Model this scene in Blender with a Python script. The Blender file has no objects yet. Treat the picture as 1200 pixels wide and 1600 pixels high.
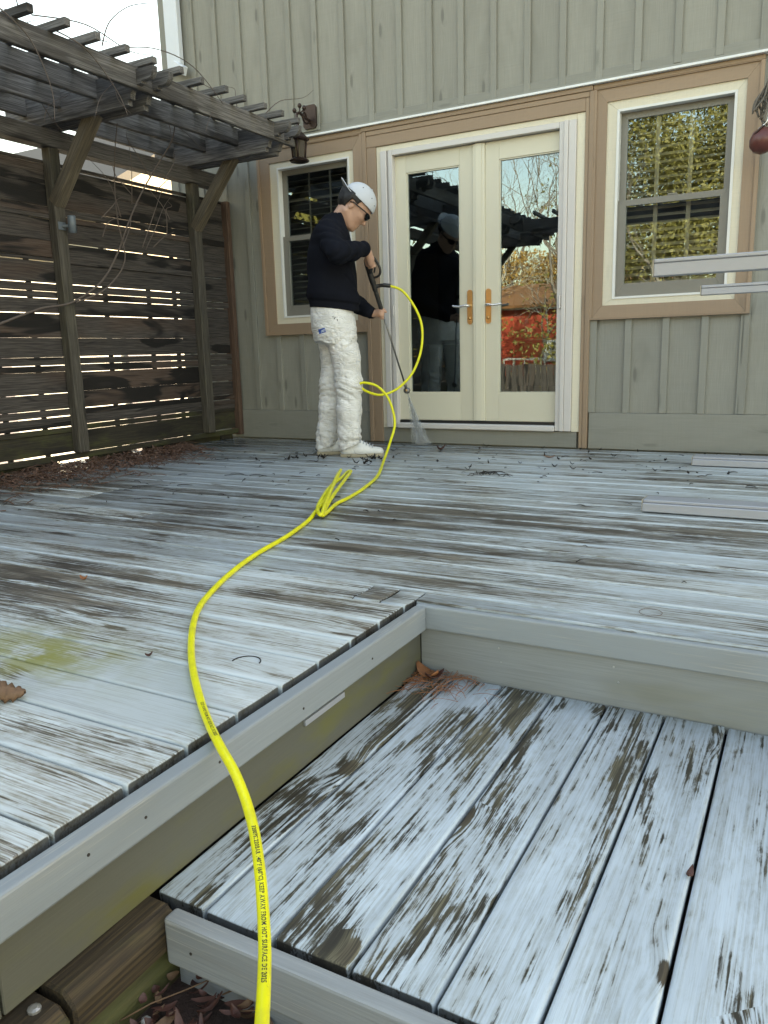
import bpy, bmesh, math, random
import numpy as np
from mathutils import Vector, Matrix, Euler

random.seed(7)
rng = np.random.default_rng(7)
scene = bpy.context.scene
COL = scene.collection
R = math.radians

# ------------------------------------------------------------------ camera
CAM_YAW, CAM_PITCH, CAM_ROLL = -0.5033, 0.2024, -0.0279
def camera():
    cy, sy, cp, sp = math.cos(CAM_YAW), math.sin(CAM_YAW), math.cos(CAM_PITCH), math.sin(CAM_PITCH)
    fwd = Vector((sy * cp, cy * cp, -sp)); right = Vector((cy, -sy, 0)); up = right.cross(fwd)
    cr, sr = math.cos(CAM_ROLL), math.sin(CAM_ROLL)
    r = cr * right + sr * up; u = -sr * right + cr * up
    cd = bpy.data.cameras.new('camera'); co = bpy.data.objects.new('camera', cd); COL.objects.link(co)
    cd.sensor_fit = 'VERTICAL'; cd.sensor_height = 36.0; cd.lens = 36.0 * 1218.47 / 1600.0
    cd.clip_start = 0.02; cd.clip_end = 600.0
    m = Matrix((r, u, -fwd)).transposed().to_4x4(); m.translation = Vector((0, 0, 0.7174))
    co.matrix_world = m
    scene.camera = co
camera()

# ------------------------------------------------------------------ light
SUN_AZ, SUN_EL = R(34.0), R(27.0)          # azimuth clockwise from +Y: the sun stands behind the house
world = bpy.data.worlds.new('World'); scene.world = world; world.use_nodes = True
wn = world.node_tree.nodes; wl = world.node_tree.links
sky = wn.new('ShaderNodeTexSky'); sky.sky_type = 'NISHITA'; sky.sun_disc = False
sky.sun_elevation = SUN_EL; sky.sun_rotation = SUN_AZ
sky.air_density = 1.3; sky.dust_density = 1.5; sky.ozone_density = 0.0
wl.new(sky.outputs[0], wn['Background'].inputs[0]); wn['Background'].inputs[1].default_value = 0.15
sl = bpy.data.lights.new('sun', 'SUN'); sl.energy = 5.0; sl.angle = R(0.53); sl.color = (1.0, 0.93, 0.82)
so = bpy.data.objects.new('sun', sl); COL.objects.link(so)
sdir = Vector((math.sin(SUN_AZ) * math.cos(SUN_EL), math.cos(SUN_AZ) * math.cos(SUN_EL), math.sin(SUN_EL)))
so.rotation_euler = sdir.to_track_quat('Z', 'Y').to_euler(); so.location = (6, 9, 14)
scene.view_settings.view_transform = 'Standard'; scene.view_settings.look = 'None'
scene.view_settings.gamma = 1.0; scene.view_settings.exposure = 2.4
scene.view_settings.use_white_balance = True; scene.view_settings.white_balance_temperature = 8800; scene.view_settings.white_balance_tint = 10   # camera balanced for open shade
scene.cycles.max_bounces = 5; scene.cycles.diffuse_bounces = 2; scene.cycles.glossy_bounces = 3; scene.cycles.transparent_max_bounces = 10

# ------------------------------------------------------------------ node helper
class NT:
    def __init__(s, name):
        s.m = bpy.data.materials.new(name); s.m.use_nodes = True
        s.t = s.m.node_tree; s.n = s.t.nodes; s.l = s.t.links
        s.b = s.n['Principled BSDF']
        s._tc = None
    def put(s, sock, v):
        if isinstance(v, bpy.types.NodeSocket): s.l.new(v, sock)
        elif isinstance(v, (tuple, list)) and len(v) == 3 and sock.type == 'RGBA': sock.default_value = (*v, 1)
        else: sock.default_value = v
    def obj(s):
        if s._tc is None: s._tc = s.n.new('ShaderNodeTexCoord')
        return s._tc.outputs['Object']
    def pos(s): return s.n.new('ShaderNodeNewGeometry').outputs['Position']
    def rnd(s): return s.n.new('ShaderNodeObjectInfo').outputs['Random']
    def math(s, op, a, b=0.0, c=None, clamp=False):
        x = s.n.new('ShaderNodeMath'); x.operation = op; x.use_clamp = clamp
        s.put(x.inputs[0], a); s.put(x.inputs[1], b)
        if c is not None: s.put(x.inputs[2], c)
        return x.outputs[0]
    def vmath(s, op, a, b=(0, 0, 0)):
        x = s.n.new('ShaderNodeVectorMath'); x.operation = op
        s.put(x.inputs[0], a); s.put(x.inputs[1], b)
        return x.outputs['Value'] if op in ('LENGTH', 'DISTANCE', 'DOT_PRODUCT') else x.outputs[0]
    def comb(s, x=0.0, y=0.0, z=0.0):
        c = s.n.new('ShaderNodeCombineXYZ'); s.put(c.inputs[0], x); s.put(c.inputs[1], y); s.put(c.inputs[2], z); return c.outputs[0]
    def sep(s, v):
        c = s.n.new('ShaderNodeSeparateXYZ'); s.put(c.inputs[0], v); return c.outputs
    def noise(s, v, scale=1.0, detail=4.0, rough=0.55, dist=0.0):
        x = s.n.new('ShaderNodeTexNoise'); s.put(x.inputs['Vector'], v); s.put(x.inputs['Scale'], scale)
        x.inputs['Detail'].default_value = detail; x.inputs['Roughness'].default_value = rough; x.inputs['Distortion'].default_value = dist
        return x.outputs[0]
    def voro(s, v, scale=1.0, feature='F1', out='Distance', randomness=1.0):
        x = s.n.new('ShaderNodeTexVoronoi'); x.feature = feature; s.put(x.inputs['Vector'], v)
        x.inputs['Scale'].default_value = scale; x.inputs['Randomness'].default_value = randomness
        return x.outputs[out]
    def ramp(s, f, *stops, interp='LINEAR'):
        x = s.n.new('ShaderNodeValToRGB'); x.color_ramp.interpolation = interp; e = x.color_ramp.elements
        while len(e) < len(stops): e.new(0.5)
        for i, (p, c) in enumerate(stops):
            e[i].position = p
            e[i].color = (c, c, c, 1) if not isinstance(c, (tuple, list)) else (*c[:3], 1)
        s.put(x.inputs[0], f); return x.outputs[0]
    def step(s, v, a, b):
        x = s.n.new('ShaderNodeMapRange'); x.interpolation_type = 'SMOOTHSTEP'
        s.put(x.inputs[0], v); s.put(x.inputs[1], a); s.put(x.inputs[2], b); return x.outputs[0]
    def mix(s, f, a, b, mode='MIX'):
        x = s.n.new('ShaderNodeMix'); x.data_type = 'RGBA'; x.blend_type = mode
        s.put(x.inputs[0], f); s.put(x.inputs[6], a); s.put(x.inputs[7], b); return x.outputs[2]
    def bump(s, h, strength=0.4, dist=0.004, normal=None):
        x = s.n.new('ShaderNodeBump'); x.inputs['Strength'].default_value = strength; x.inputs['Distance'].default_value = dist
        s.put(x.inputs['Height'], h)
        if normal is not None: s.l.new(normal, x.inputs['Normal'])
        s.l.new(x.outputs[0], s.b.inputs['Normal']); return x.outputs[0]
    def out(s, col, rough=0.6, metal=0.0, spec=None):
        s.put(s.b.inputs['Base Color'], col); s.put(s.b.inputs['Roughness'], rough); s.put(s.b.inputs['Metallic'], metal)
        if spec is not None: s.b.inputs['Specular IOR Level'].default_value = spec
        return s.m

def local_rand(t, k=1.0):
    r = t.rnd()
    off = t.comb(t.math('MULTIPLY', r, 37.3 * k), t.math('MULTIPLY', r, 91.7 * k), t.math('MULTIPLY', r, 53.1 * k))
    return t.vmath('ADD', t.obj(), off), r

def grain(t, p, freq=70.0, knots=True, kx=1.6, ky=6.5):
    """returns (fine streaks 0..1, growth rings 0..1, knot core mask)"""
    warp = t.noise(t.vmath('MULTIPLY', p, (1.1, 3.0, 3.0)), 1.0, 1.0)
    vn = t.n.new('ShaderNodeTexVoronoi'); t.put(vn.inputs['Vector'], t.vmath('MULTIPLY', p, (kx, ky, 0.0)))
    vn.inputs['Scale'].default_value = 1.0; vn.voronoi_dimensions = '2D'
    kd, kc = vn.outputs['Distance'], vn.outputs['Color']
    kon = t.step(t.sep(kc)[0], 0.52, 0.56)
    knot = t.math('MULTIPLY', t.math('SUBTRACT', 1.0, t.step(kd, 0.04, 0.11)), kon)
    halo = t.math('MULTIPLY', t.math('SUBTRACT', 1.0, t.step(kd, 0.0, 0.34)), kon)
    y = t.sep(p)[1]
    ph = t.math('ADD', t.math('MULTIPLY', y, freq * 1.0), t.math('MULTIPLY', warp, freq * 0.16))
    if knots: ph = t.math('ADD', ph, t.math('MULTIPLY', halo, 2.0))
    rings = t.math('ADD', t.math('MULTIPLY', t.math('SINE', t.math('MULTIPLY', ph, 6.283)), 0.5), 0.5)
    wp = t.vmath('ADD', p, t.comb(0, t.math('MULTIPLY', halo, 0.02), 0))
    fine = t.noise(t.vmath('MULTIPLY', wp, (5.5, 230.0, 160.0)), 1.0, 3.0, 0.62, 0.0)
    return fine, rings, knot, halo

# ------------------------------------------------------------------ materials
def gauss_field(t, P, spots):
    xyz = t.sep(P); tot = None
    for (cx, cy, rx, ry, am) in spots:
        ex = t.math('DIVIDE', t.math('SUBTRACT', xyz[0], cx), rx); ey = t.math('DIVIDE', t.math('SUBTRACT', xyz[1], cy), ry)
        g = t.math('MULTIPLY', t.math('POWER', 2.718, t.math('MULTIPLY', t.math('MULTIPLY_ADD', ex, ex, t.math('MULTIPLY', ey, ey)), -1.0)), am)
        tot = g if tot is None else t.math('ADD', tot, g)
    return tot
def deck_paint(name, paint, wood, dark, lo, hi, region=None, gloss=0.45, algae=None, clean=None, regional=0.6, kx=1.6, ky=6.5, weights=(0.55, 0.30, 0.30), film_amt=0.6, wetspots=None, bigs=(2.6, 9.0), vary=0.10, edge=0.0):
    """old deck paint: peeled in blotches that follow the grain, thin and dirty around them"""
    t = NT(name); p, r = local_rand(t)
    fine, rings, knot, halo = grain(t, p, 60.0, True, kx, ky)
    P = t.pos()
    big = t.noise(t.vmath('MULTIPLY', p, (bigs[0], bigs[1], bigs[1])), 1.0, 3.0, 0.6, 0.6)      # blotches along the board
    med = t.noise(t.vmath('MULTIPLY', p, (24.0, 70.0, 70.0)), 1.0, 4.0, 0.7, 0.4)
    tone = t.noise(t.vmath('MULTIPLY', p, (3.0, 14.0, 14.0)), 1.0, 3.0, 0.6)
    reg = t.noise(P, 1.1, 1.0, 0.5)                                                # whole areas more or less worn
    v = t.math('ADD', t.math('MULTIPLY', big, weights[0]), t.math('MULTIPLY', fine, weights[1]))
    v = t.math('MULTIPLY_ADD', med, weights[2], v)
    v = t.math('MULTIPLY_ADD', t.math('SUBTRACT', reg, 0.5), regional, v)
    v = t.math('MULTIPLY_ADD', t.math('SUBTRACT', rings, 0.5), 0.06, v)
    v = t.math('MULTIPLY_ADD', t.math('SUBTRACT', r, 0.5), vary, v)
    v = t.math('MULTIPLY_ADD', knot, 0.16, v); v = t.math('MULTIPLY_ADD', halo, 0.05, v)
    if region: v = t.math('ADD', v, gauss_field(t, P, region))
    if edge:                                                     # paint holds on along the rounded edges
        eg = t.step(t.math('ABSOLUTE', t.sep(t.obj())[1]), 0.050, 0.066); v = t.math('MULTIPLY_ADD', eg, -edge, v)
    peel = t.step(v, lo, hi)
    film = t.step(v, lo - 0.22, hi)
    wcol = t.mix(t.step(tone, 0.36, 0.62), wood, dark)
    wcol = t.mix(t.math('MULTIPLY', t.step(fine, 0.42, 0.60), 0.75), wcol, tuple(c * 0.3 for c in dark))
    wcol = t.mix(t.math('MULTIPLY', knot, 0.6), wcol, (0.05, 0.035, 0.022))
    pcol = t.mix(t.step(tone, 0.3, 0.75), tuple(c * 0.86 for c in paint), tuple(min(1, c * 1.1) for c in paint))
    pcol = t.mix(t.math('MULTIPLY', t.math('MULTIPLY', film, t.step(fine, 0.36, 0.60)), film_amt), pcol, wood)
    pcol = t.mix(t.math('MULTIPLY', t.math('MULTIPLY', film, t.step(med, 0.42, 0.62)), film_amt * 0.6), pcol, (0.21, 0.20, 0.14))
    pcol = t.mix(t.math('MULTIPLY', t.step(fine, 0.66, 0.72), 0.55), pcol, dark)
    col = t.mix(peel, pcol, wcol)
    t.obj(); endg = t.step(t.math('ABSOLUTE', t.sep(t._tc.outputs['Normal'])[0]), 0.75, 0.95)
    col = t.mix(t.math('MULTIPLY', endg, 0.85), col, (0.022, 0.019, 0.016))          # black end grain
    if clean:
        xyz = t.sep(P); (cx, cy, rx, ry) = clean
        ex = t.math('DIVIDE', t.math('SUBTRACT', xyz[0], cx), rx); ey = t.math('DIVIDE', t.math('SUBTRACT', xyz[1], cy), ry)
        d = t.math('SQRT', t.math('MULTIPLY_ADD', ex, ex, t.math('MULTIPLY', ey, ey)))
        d = t.math('MULTIPLY_ADD', t.math('SUBTRACT', t.noise(P, 5.0, 3.0), 0.5), 0.8, d)
        g = t.math('SUBTRACT', 1.0, t.step(d, 0.88, 1.1))
        cc = t.mix(t.math('MULTIPLY', t.step(fine, 0.5, 0.7), 0.3), tuple(c * 0.80 for c in paint), (0.25, 0.25, 0.24))
        col = t.mix(t.math('MULTIPLY', g, 0.85), col, cc)
    if algae:
        g = gauss_field(t, P, algae)
        g = t.math('MULTIPLY', g, t.step(t.math('MULTIPLY_ADD', fine, 0.4, t.noise(P, 9.0, 3.0, 0.65)), 0.5, 0.82))
        col = t.mix(t.math('MULTIPLY', g, 0.75), col, (0.19, 0.19, 0.045))
    t.bump(t.math('MULTIPLY_ADD', fine, 0.9, t.math('MULTIPLY', rings, 0.12)), 0.5, 0.002)
    ro = t.math('MULTIPLY_ADD', peel, 0.22, gloss)
    ro = t.math('MULTIPLY_ADD', t.math('SUBTRACT', reg, 0.5), -0.5, ro)
    if wetspots:
        wf = gauss_field(t, P, wetspots); ro = t.math('SUBTRACT', ro, wf)
        col = t.mix(t.math('MULTIPLY', wf, 1.6, clamp=True), col, t.mix(1.0, col, (0.38, 0.38, 0.38), 'MULTIPLY'))   # soaked boards are darker
    return t.out(col, t.math('MAXIMUM', ro, 0.12))

def painted(name, col, rough=0.55, streak=0.12, saw=0.0, knot_amt=0.25, dirt=0.15, dirtcol=(0.16, 0.15, 0.11), algae=0.0, bumps=0.25, weather=0.0):
    """painted wood: faint grain, saw marks across the board, a few knots and streaks of grime"""
    t = NT(name); p, r = local_rand(t)
    fine, rings, knot, halo = grain(t, p, 45.0)
    v = t.math('ADD', 1.0 - streak, t.math('MULTIPLY', fine, streak * 2.0))
    v = t.math('MULTIPLY', v, t.math('ADD', 0.93, t.math('MULTIPLY', r, 0.14)))
    c = t.mix(1.0, col, t.comb(v, v, v), 'MULTIPLY')
    g = t.noise(t.vmath('MULTIPLY', p, (1.4, 5.0, 5.0)), 1.0, 3.0, 0.62, 0.4)
    c = t.mix(t.math('MULTIPLY', t.step(t.math('ADD', g, t.math('MULTIPLY', fine, 0.25)), 0.62, 0.86), dirt), c, dirtcol)
    c = t.mix(t.math('MULTIPLY', knot, knot_amt), c, tuple(x * 0.35 for x in col))
    rg = t.math('MULTIPLY', t.math('MULTIPLY', halo, t.step(rings, 0.55, 0.9)), knot_amt * 0.5)
    c = t.mix(rg, c, tuple(x * 0.6 for x in col))
    if weather:
        w = t.step(t.math('ADD', t.math('MULTIPLY', g, 0.6), t.math('MULTIPLY', fine, 0.55)), 0.66, 0.72)
        c = t.mix(t.math('MULTIPLY', w, weather), c, (0.42, 0.42, 0.40))
    if algae:
        a = t.step(t.noise(t.vmath('MULTIPLY', p, (2.5, 7.0, 7.0)), 1.0, 4.0, 0.65), 0.44, 0.70)
        c = t.mix(t.math('MULTIPLY', a, algae), c, (0.13, 0.125, 0.03))
    h = t.math('MULTIPLY', fine, 0.6)
    if saw:
        sw = t.noise(t.vmath('MULTIPLY', p, (170.0, 3.0, 3.0)), 1.0, 3.0, 0.6, 0.3)
        h = t.math('ADD', h, t.math('MULTIPLY', sw, saw))
        vv = t.math('ADD', 0.93, t.math('MULTIPLY', sw, 0.14)); c = t.mix(1.0, c, t.comb(vv, vv, vv), 'MULTIPLY')
    t.bump(h, bumps, 0.003)
    return t.out(c, rough)

def raw_wood(name, light, dark, stain, amt=0.5, knot_amt=0.8, green=0.0, rough=0.8, sl=0.56, sh=0.74, warm=None):
    t = NT(name); p, r = local_rand(t)
    fine, rings, knot, halo = grain(t, p, 38.0, True, 1.1, 5.0)
    g = t.noise(t.vmath('MULTIPLY', p, (1.1, 6.0, 6.0)), 1.0, 3.0, 0.6, 0.6)
    c = t.mix(t.step(fine, 0.35, 0.68), dark, light)
    c = t.mix(t.math('MULTIPLY', t.step(rings, 0.3, 0.95), 0.22), c, dark)
    s = t.step(t.math('ADD', g, t.math('ADD', t.math('MULTIPLY', halo, 0.35), t.math('MULTIPLY', t.math('SUBTRACT', r, 0.5), 0.22))), sl, sh)
    if warm:
        wn_ = t.noise(t.vmath('MULTIPLY', p, (0.9, 4.0, 4.0)), 1.0, 2.0, 0.5); c = t.mix(t.math('MULTIPLY', t.step(t.math('MULTIPLY_ADD', r, 0.25, wn_), 0.60, 0.86), 0.45), c, warm)
    c = t.mix(t.math('MULTIPLY', s, amt), c, stain)
    c = t.mix(t.math('MULTIPLY', knot, knot_amt), c, (0.012, 0.009, 0.008))
    vv = t.math('ADD', 0.78, t.math('MULTIPLY', r, 0.44)); c = t.mix(1.0, c, t.comb(vv, vv, vv), 'MULTIPLY')
    if green:
        a = t.step(t.noise(t.vmath('MULTIPLY', p, (2.0, 6.0, 6.0)), 1.0, 5.0, 0.65), 0.46, 0.72)
        c = t.mix(t.math('MULTIPLY', a, green), c, (0.075, 0.08, 0.022))
    crack = t.step(t.noise(t.vmath('MULTIPLY', p, (1.6, 55.0, 55.0)), 1.0, 3.0, 0.5, 0.8), 0.70, 0.74)
    c = t.mix(t.math('MULTIPLY', crack, 0.8), c, (0.015, 0.013, 0.012))
    t.bump(fine, 0.5, 0.003)
    return t.out(c, rough)

def plain(name, col, rough=0.5, metal=0.0, var=0.12, scale=14.0, bumpy=0.0, spec=None):
    t = NT(name); p, r = local_rand(t)
    n = t.noise(p, scale, 3.0, 0.6)
    v = t.math('ADD', 1.0 - var, t.math('MULTIPLY', n, var * 2)); c = t.mix(1.0, col, t.comb(v, v, v), 'MULTIPLY')
    if bumpy: t.bump(t.noise(p, scale * 8, 4.0, 0.6), bumpy, 0.002)
    ro = t.math('ADD', rough - 0.06, t.math('MULTIPLY', n, 0.12))
    return t.out(c, ro, metal, spec)

M = {}
PAINT = (0.455, 0.515, 0.55)
M['deck'] = deck_paint('deck_upper_paint', PAINT, (0.185, 0.160, 0.125), (0.060, 0.048, 0.037), 0.615, 0.775, gloss=0.36, weights=(0.60, 0.42, 0.20), film_amt=0.95, regional=0.55, bigs=(1.3, 11.0), vary=0.13, edge=0.13,
    region=[(-2.3, 2.55, 1.1, 0.24, 0.13), (-1.7, 3.0, 1.3, 0.2, 0.08), (-0.5, 3.05, 0.9, 0.12, 0.14), (-0.8, 2.6, 1.0, 0.12, 0.08), (-2.0, 1.62, 0.7, 0.3, 0.09), (-1.6, 3.9, 1.6, 0.3, 0.06),
            (-1.4, 5.3, 3.0, 0.4, -0.02), (-3.0, 4.4, 0.9, 0.6, -0.06), (-1.2, 0.70, 0.5, 0.16, -0.08)],
    clean=(-1.30, 1.13, 0.27, 0.16), algae=[(-1.66, 1.20, 0.26, 0.14, 1.4)], wetspots=[(-3.9, 5.3, 1.3, 0.55, 0.30), (-2.4, 5.35, 1.6, 0.3, 0.16)])
M['low_deck'] = deck_paint('deck_lower_paint', (0.47, 0.545, 0.605), (0.160, 0.138, 0.085), (0.046, 0.038, 0.023), 0.645, 0.730, gloss=0.45, regional=0.25, kx=2.6, ky=6.0, weights=(0.72, 0.34, 0.24), film_amt=0.40, bigs=(2.7, 11.0), vary=0.06, edge=0.03,
    region=[(-0.72, 1.25, 0.13, 0.5, 0.07), (-0.95, 1.5, 0.08, 0.7, 0.12), (-0.62, 1.75, 0.12, 0.18, 0.08), (-0.48, 1.12, 0.16, 0.25, 0.07), (0.0, 1.3, 0.20, 0.8, -0.10), (-0.2, 1.6, 0.15, 0.5, -0.05), (0.06, 1.38, 0.035, 0.11, 0.6)])
M['trim'] = painted('grey_trim_paint', (0.255, 0.285, 0.305), 0.5, 0.14, 0, 0.4, 0.5, (0.2, 0.19, 0.16), weather=0.35)
M['low_trim'] = painted('grey_low_trim_paint', (0.29, 0.31, 0.32), 0.6, 0.30, 0, 0.35, 0.45, (0.16, 0.14, 0.11), weather=0.5, bumps=0.5)
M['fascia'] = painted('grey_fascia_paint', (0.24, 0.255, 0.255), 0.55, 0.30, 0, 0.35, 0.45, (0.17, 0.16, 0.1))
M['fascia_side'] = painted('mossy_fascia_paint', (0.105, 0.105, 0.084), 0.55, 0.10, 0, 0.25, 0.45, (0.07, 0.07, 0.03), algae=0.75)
M['sage'] = painted('sage_siding', (0.264, 0.260, 0.227), 0.62, 0.24, 0.6, 0.60, 0.26, (0.12, 0.12, 0.10), bumps=0.4)
M['sage_trim'] = painted('sage_trim', (0.245, 0.243, 0.213), 0.6, 0.14, 0.2, 0.3, 0.25, (0.12, 0.12, 0.1), bumps=0.3, weather=0.12)
M['tan'] = painted('tan_trim', (0.315, 0.22, 0.15), 0.6, 0.10, 0.6, 0.2, 0.12, (0.2, 0.15, 0.11), bumps=0.35)
M['cream'] = painted('cream_rough_trim', (0.70, 0.64, 0.51), 0.6, 0.06, 0.7, 0.12, 0.10, (0.45, 0.40, 0.3), bumps=0.4)
M['door'] = painted('cream_door_paint', (0.64, 0.60, 0.48), 0.38, 0.03, 0, 0.0, 0.08, (0.5, 0.46, 0.36), bumps=0.05)
M['white'] = plain('white_vinyl', (0.72, 0.72, 0.70), 0.4, var=0.05)
M['track'] = plain('off_white_aluminium', (0.60, 0.57, 0.55), 0.35, var=0.05)
M['sash'] = plain('taupe_sash', (0.20, 0.19, 0.165), 0.4, var=0.06)
M['flash'] = plain('white_metal_flashing', (0.75, 0.77, 0.78), 0.35, var=0.06)
M['pergola'] = raw_wood('weathered_pergola_wood', (0.215, 0.205, 0.20), (0.072, 0.067, 0.065), (0.026, 0.023, 0.022), 0.75, 0.75)
M['pergola_warm'] = raw_wood('weathered_brace_wood', (0.17, 0.143, 0.105), (0.070, 0.056, 0.041), (0.05, 0.04, 0.03), 0.5, 0.8)
M['post'] = raw_wood('weathered_post_wood', (0.135, 0.12, 0.098), (0.052, 0.045, 0.037), (0.04, 0.032, 0.025), 0.5, 0.7, 0.2)
M['fence'] = raw_wood('dark_fence_board', (0.094, 0.081, 0.074), (0.028, 0.023, 0.021), (0.0028, 0.002, 0.0018), 0.95, 0.9, sl=0.54, sh=0.63, warm=(0.075, 0.036, 0.020))
M['fence_low'] = raw_wood('mossy_fence_board', (0.045, 0.038, 0.024), (0.016, 0.013, 0.009), (0.008, 0.006, 0.004), 0.6, 0.6, 0.65)
M['endpost'] = raw_wood('reddish_end_post', (0.13, 0.075, 0.05), (0.06, 0.035, 0.025), (0.03, 0.018, 0.014), 0.5, 0.6)
M['timber'] = raw_wood('mossy_timber', (0.070, 0.046, 0.022), (0.023, 0.015, 0.008), (0.014, 0.010, 0.005), 0.5, 0.5, 0.8)
M['under'] = plain('gap_darkness', (0.03, 0.027, 0.024), 0.9)  # near-black stand-in for the darkness under the boards, also draws the cut ring
M['alu'] = plain('brushed_aluminium', (0.40, 0.415, 0.455), 0.42, 0.35, var=0.08, scale=6)
M['alu_cap'] = plain('beige_end_cap', (0.42, 0.37, 0.29), 0.5)
M['brass'] = plain('brass', (0.62, 0.36, 0.15), 0.32, 0.85, var=0.12, scale=40)
M['nickel'] = plain('satin_nickel', (0.72, 0.70, 0.68), 0.25, 0.9)
M['bronze'] = plain('oil_rubbed_bronze', (0.055, 0.036, 0.032), 0.4, 0.6, var=0.25, scale=30)
M['frost'] = plain('amber_lantern_glass', (0.07, 0.062, 0.055), 0.2)
M['black'] = plain('black_plastic', (0.012, 0.012, 0.013), 0.38, var=0.2)
M['steel'] = plain('dull_steel_lance', (0.20, 0.195, 0.19), 0.38, 0.8)
M['hose'] = plain('yellow_hose_rubber', (0.80, 0.76, 0.02), 0.38, var=0.05, scale=30)
def hose_mat():
    t = NT('scuffed_yellow_hose'); P = t.pos()
    n = t.noise(P, 26.0, 4.0, 0.65); c = t.mix(t.step(n, 0.35, 0.75), (0.80, 0.765, 0.02), (0.66, 0.62, 0.03))
    sc = t.step(t.noise(P, 120.0, 3.0, 0.6), 0.64, 0.74); c = t.mix(t.math('MULTIPLY', sc, 0.35), c, (0.30, 0.27, 0.08))
    return t.out(c, t.math('MULTIPLY_ADD', n, 0.3, 0.22))
M['hose'] = hose_mat()
M['ink'] = plain('black_hose_print', (0.02, 0.02, 0.018), 0.6)
M['screw'] = plain('galvanised_bolt', (0.5, 0.5, 0.5), 0.4, 0.8)
M['screw_dark'] = plain('rusty_screw', (0.05, 0.04, 0.035), 0.6, 0.4)
M['navy'] = plain('navy_fleece', (0.0075, 0.0088, 0.014), 0.95, var=0.3, scale=22, bumpy=0.3, spec=0.12)
M['skin'] = plain('skin', (0.50, 0.29, 0.21), 0.5, var=0.08, scale=20)
M['hair'] = plain('dark_hair', (0.008, 0.006, 0.006), 0.55, var=0.3, scale=60, bumpy=0.6)
M['cap'] = plain('pale_cap_cloth', (0.56, 0.59, 0.64), 0.85, var=0.05, scale=40, bumpy=0.2)
M['capu'] = plain('cap_brim_underside', (0.22, 0.22, 0.21), 0.85, var=0.05)
M['lens'] = plain('black_sunglasses', (0.006, 0.006, 0.007), 0.12)
M['shoe'] = plain('white_leather_shoe', (0.68, 0.68, 0.66), 0.55, var=0.15, scale=30)
M['sole'] = plain('dirty_white_sole', (0.40, 0.35, 0.26), 0.65, var=0.3, scale=30)
M['lace'] = plain('shoe_laces', (0.36, 0.38, 0.42), 0.8)
M['patch'] = plain('blue_label_cloth', (0.03, 0.10, 0.40), 0.7)
M['patch_w'] = plain('white_label_print', (0.6, 0.65, 0.75), 0.7)
M['leaf'] = plain('brown_dry_leaf', (0.16, 0.088, 0.048), 0.6, var=0.4, scale=40, bumpy=0.5)
M['leaf_red'] = plain('red_brown_leaf', (0.075, 0.028, 0.02), 0.55, var=0.5, scale=12)
M['leaf_orange'] = plain('rust_leaf', (0.28, 0.11, 0.045), 0.6, var=0.4, scale=30)
M['needle'] = plain('dead_needles', (0.115, 0.062, 0.045), 0.8, var=0.5, scale=9)
M['twig'] = plain('black_twig', (0.02, 0.017, 0.015), 0.8)
M['vine'] = plain('bare_vine', (0.12, 0.095, 0.085), 0.8, var=0.3)
M['gourd'] = plain('dark_red_glaze', (0.12, 0.035, 0.03), 0.35, var=0.3, scale=25)
M['rope'] = plain('grey_dried_rope', (0.16, 0.14, 0.12), 0.9, var=0.4, scale=60, bumpy=0.5)
M['gravel'] = plain('pale_pebble', (0.45, 0.44, 0.42), 0.7)
M['spot'] = plain('grey_blue_lamp_can', (0.13, 0.16, 0.19), 0.45, 0.2)
M['galv'] = plain('painted_downspout', (0.66, 0.71, 0.78), 0.4, var=0.04)

def pants_mat():
    t = NT('white_painter_trousers'); p = t.obj()
    n = t.noise(p, 7.0, 4.0, 0.6); f = t.noise(p, 38.0, 4.0, 0.7); z = t.sep(p)[2]
    c = t.mix(t.step(n, 0.40, 0.66), (0.78, 0.77, 0.755), (0.64, 0.625, 0.595))
    c = t.mix(t.math('MULTIPLY', t.step(f, 0.54, 0.70), 0.28), c, (0.36, 0.345, 0.32))
    low_ = t.math('MULTIPLY', t.math('SUBTRACT', 1.0, t.step(z, 0.05, 0.30)), t.step(f, 0.40, 0.62)); c = t.mix(t.math('MULTIPLY', low_, 0.5), c, (0.38, 0.35, 0.30))
    spots = t.math('MULTIPLY', t.step(t.noise(p, 55.0, 2.0, 0.6), 0.70, 0.74), t.step(n, 0.46, 0.56))
    c = t.mix(t.math('MULTIPLY', spots, 0.8), c, (0.12, 0.12, 0.12))
    w = t.noise(t.vmath('MULTIPLY', p, (9.0, 9.0, 26.0)), 1.0, 2.0, 0.5, 1.6)
    rid = t.math('POWER', t.math('SUBTRACT', 1.0, t.math('ABSOLUTE', t.math('MULTIPLY_ADD', w, 4.0, -2.0))), 1.0)
    w2 = t.noise(t.vmath('MULTIPLY', p, (30.0, 30.0, 55.0)), 1.0, 3.0, 0.6, 0.8)
    t.bump(t.math('MULTIPLY_ADD', w2, 0.22, rid), 0.5, 0.014)
    return t.out(c, 0.85)
M['pants'] = pants_mat()

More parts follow.
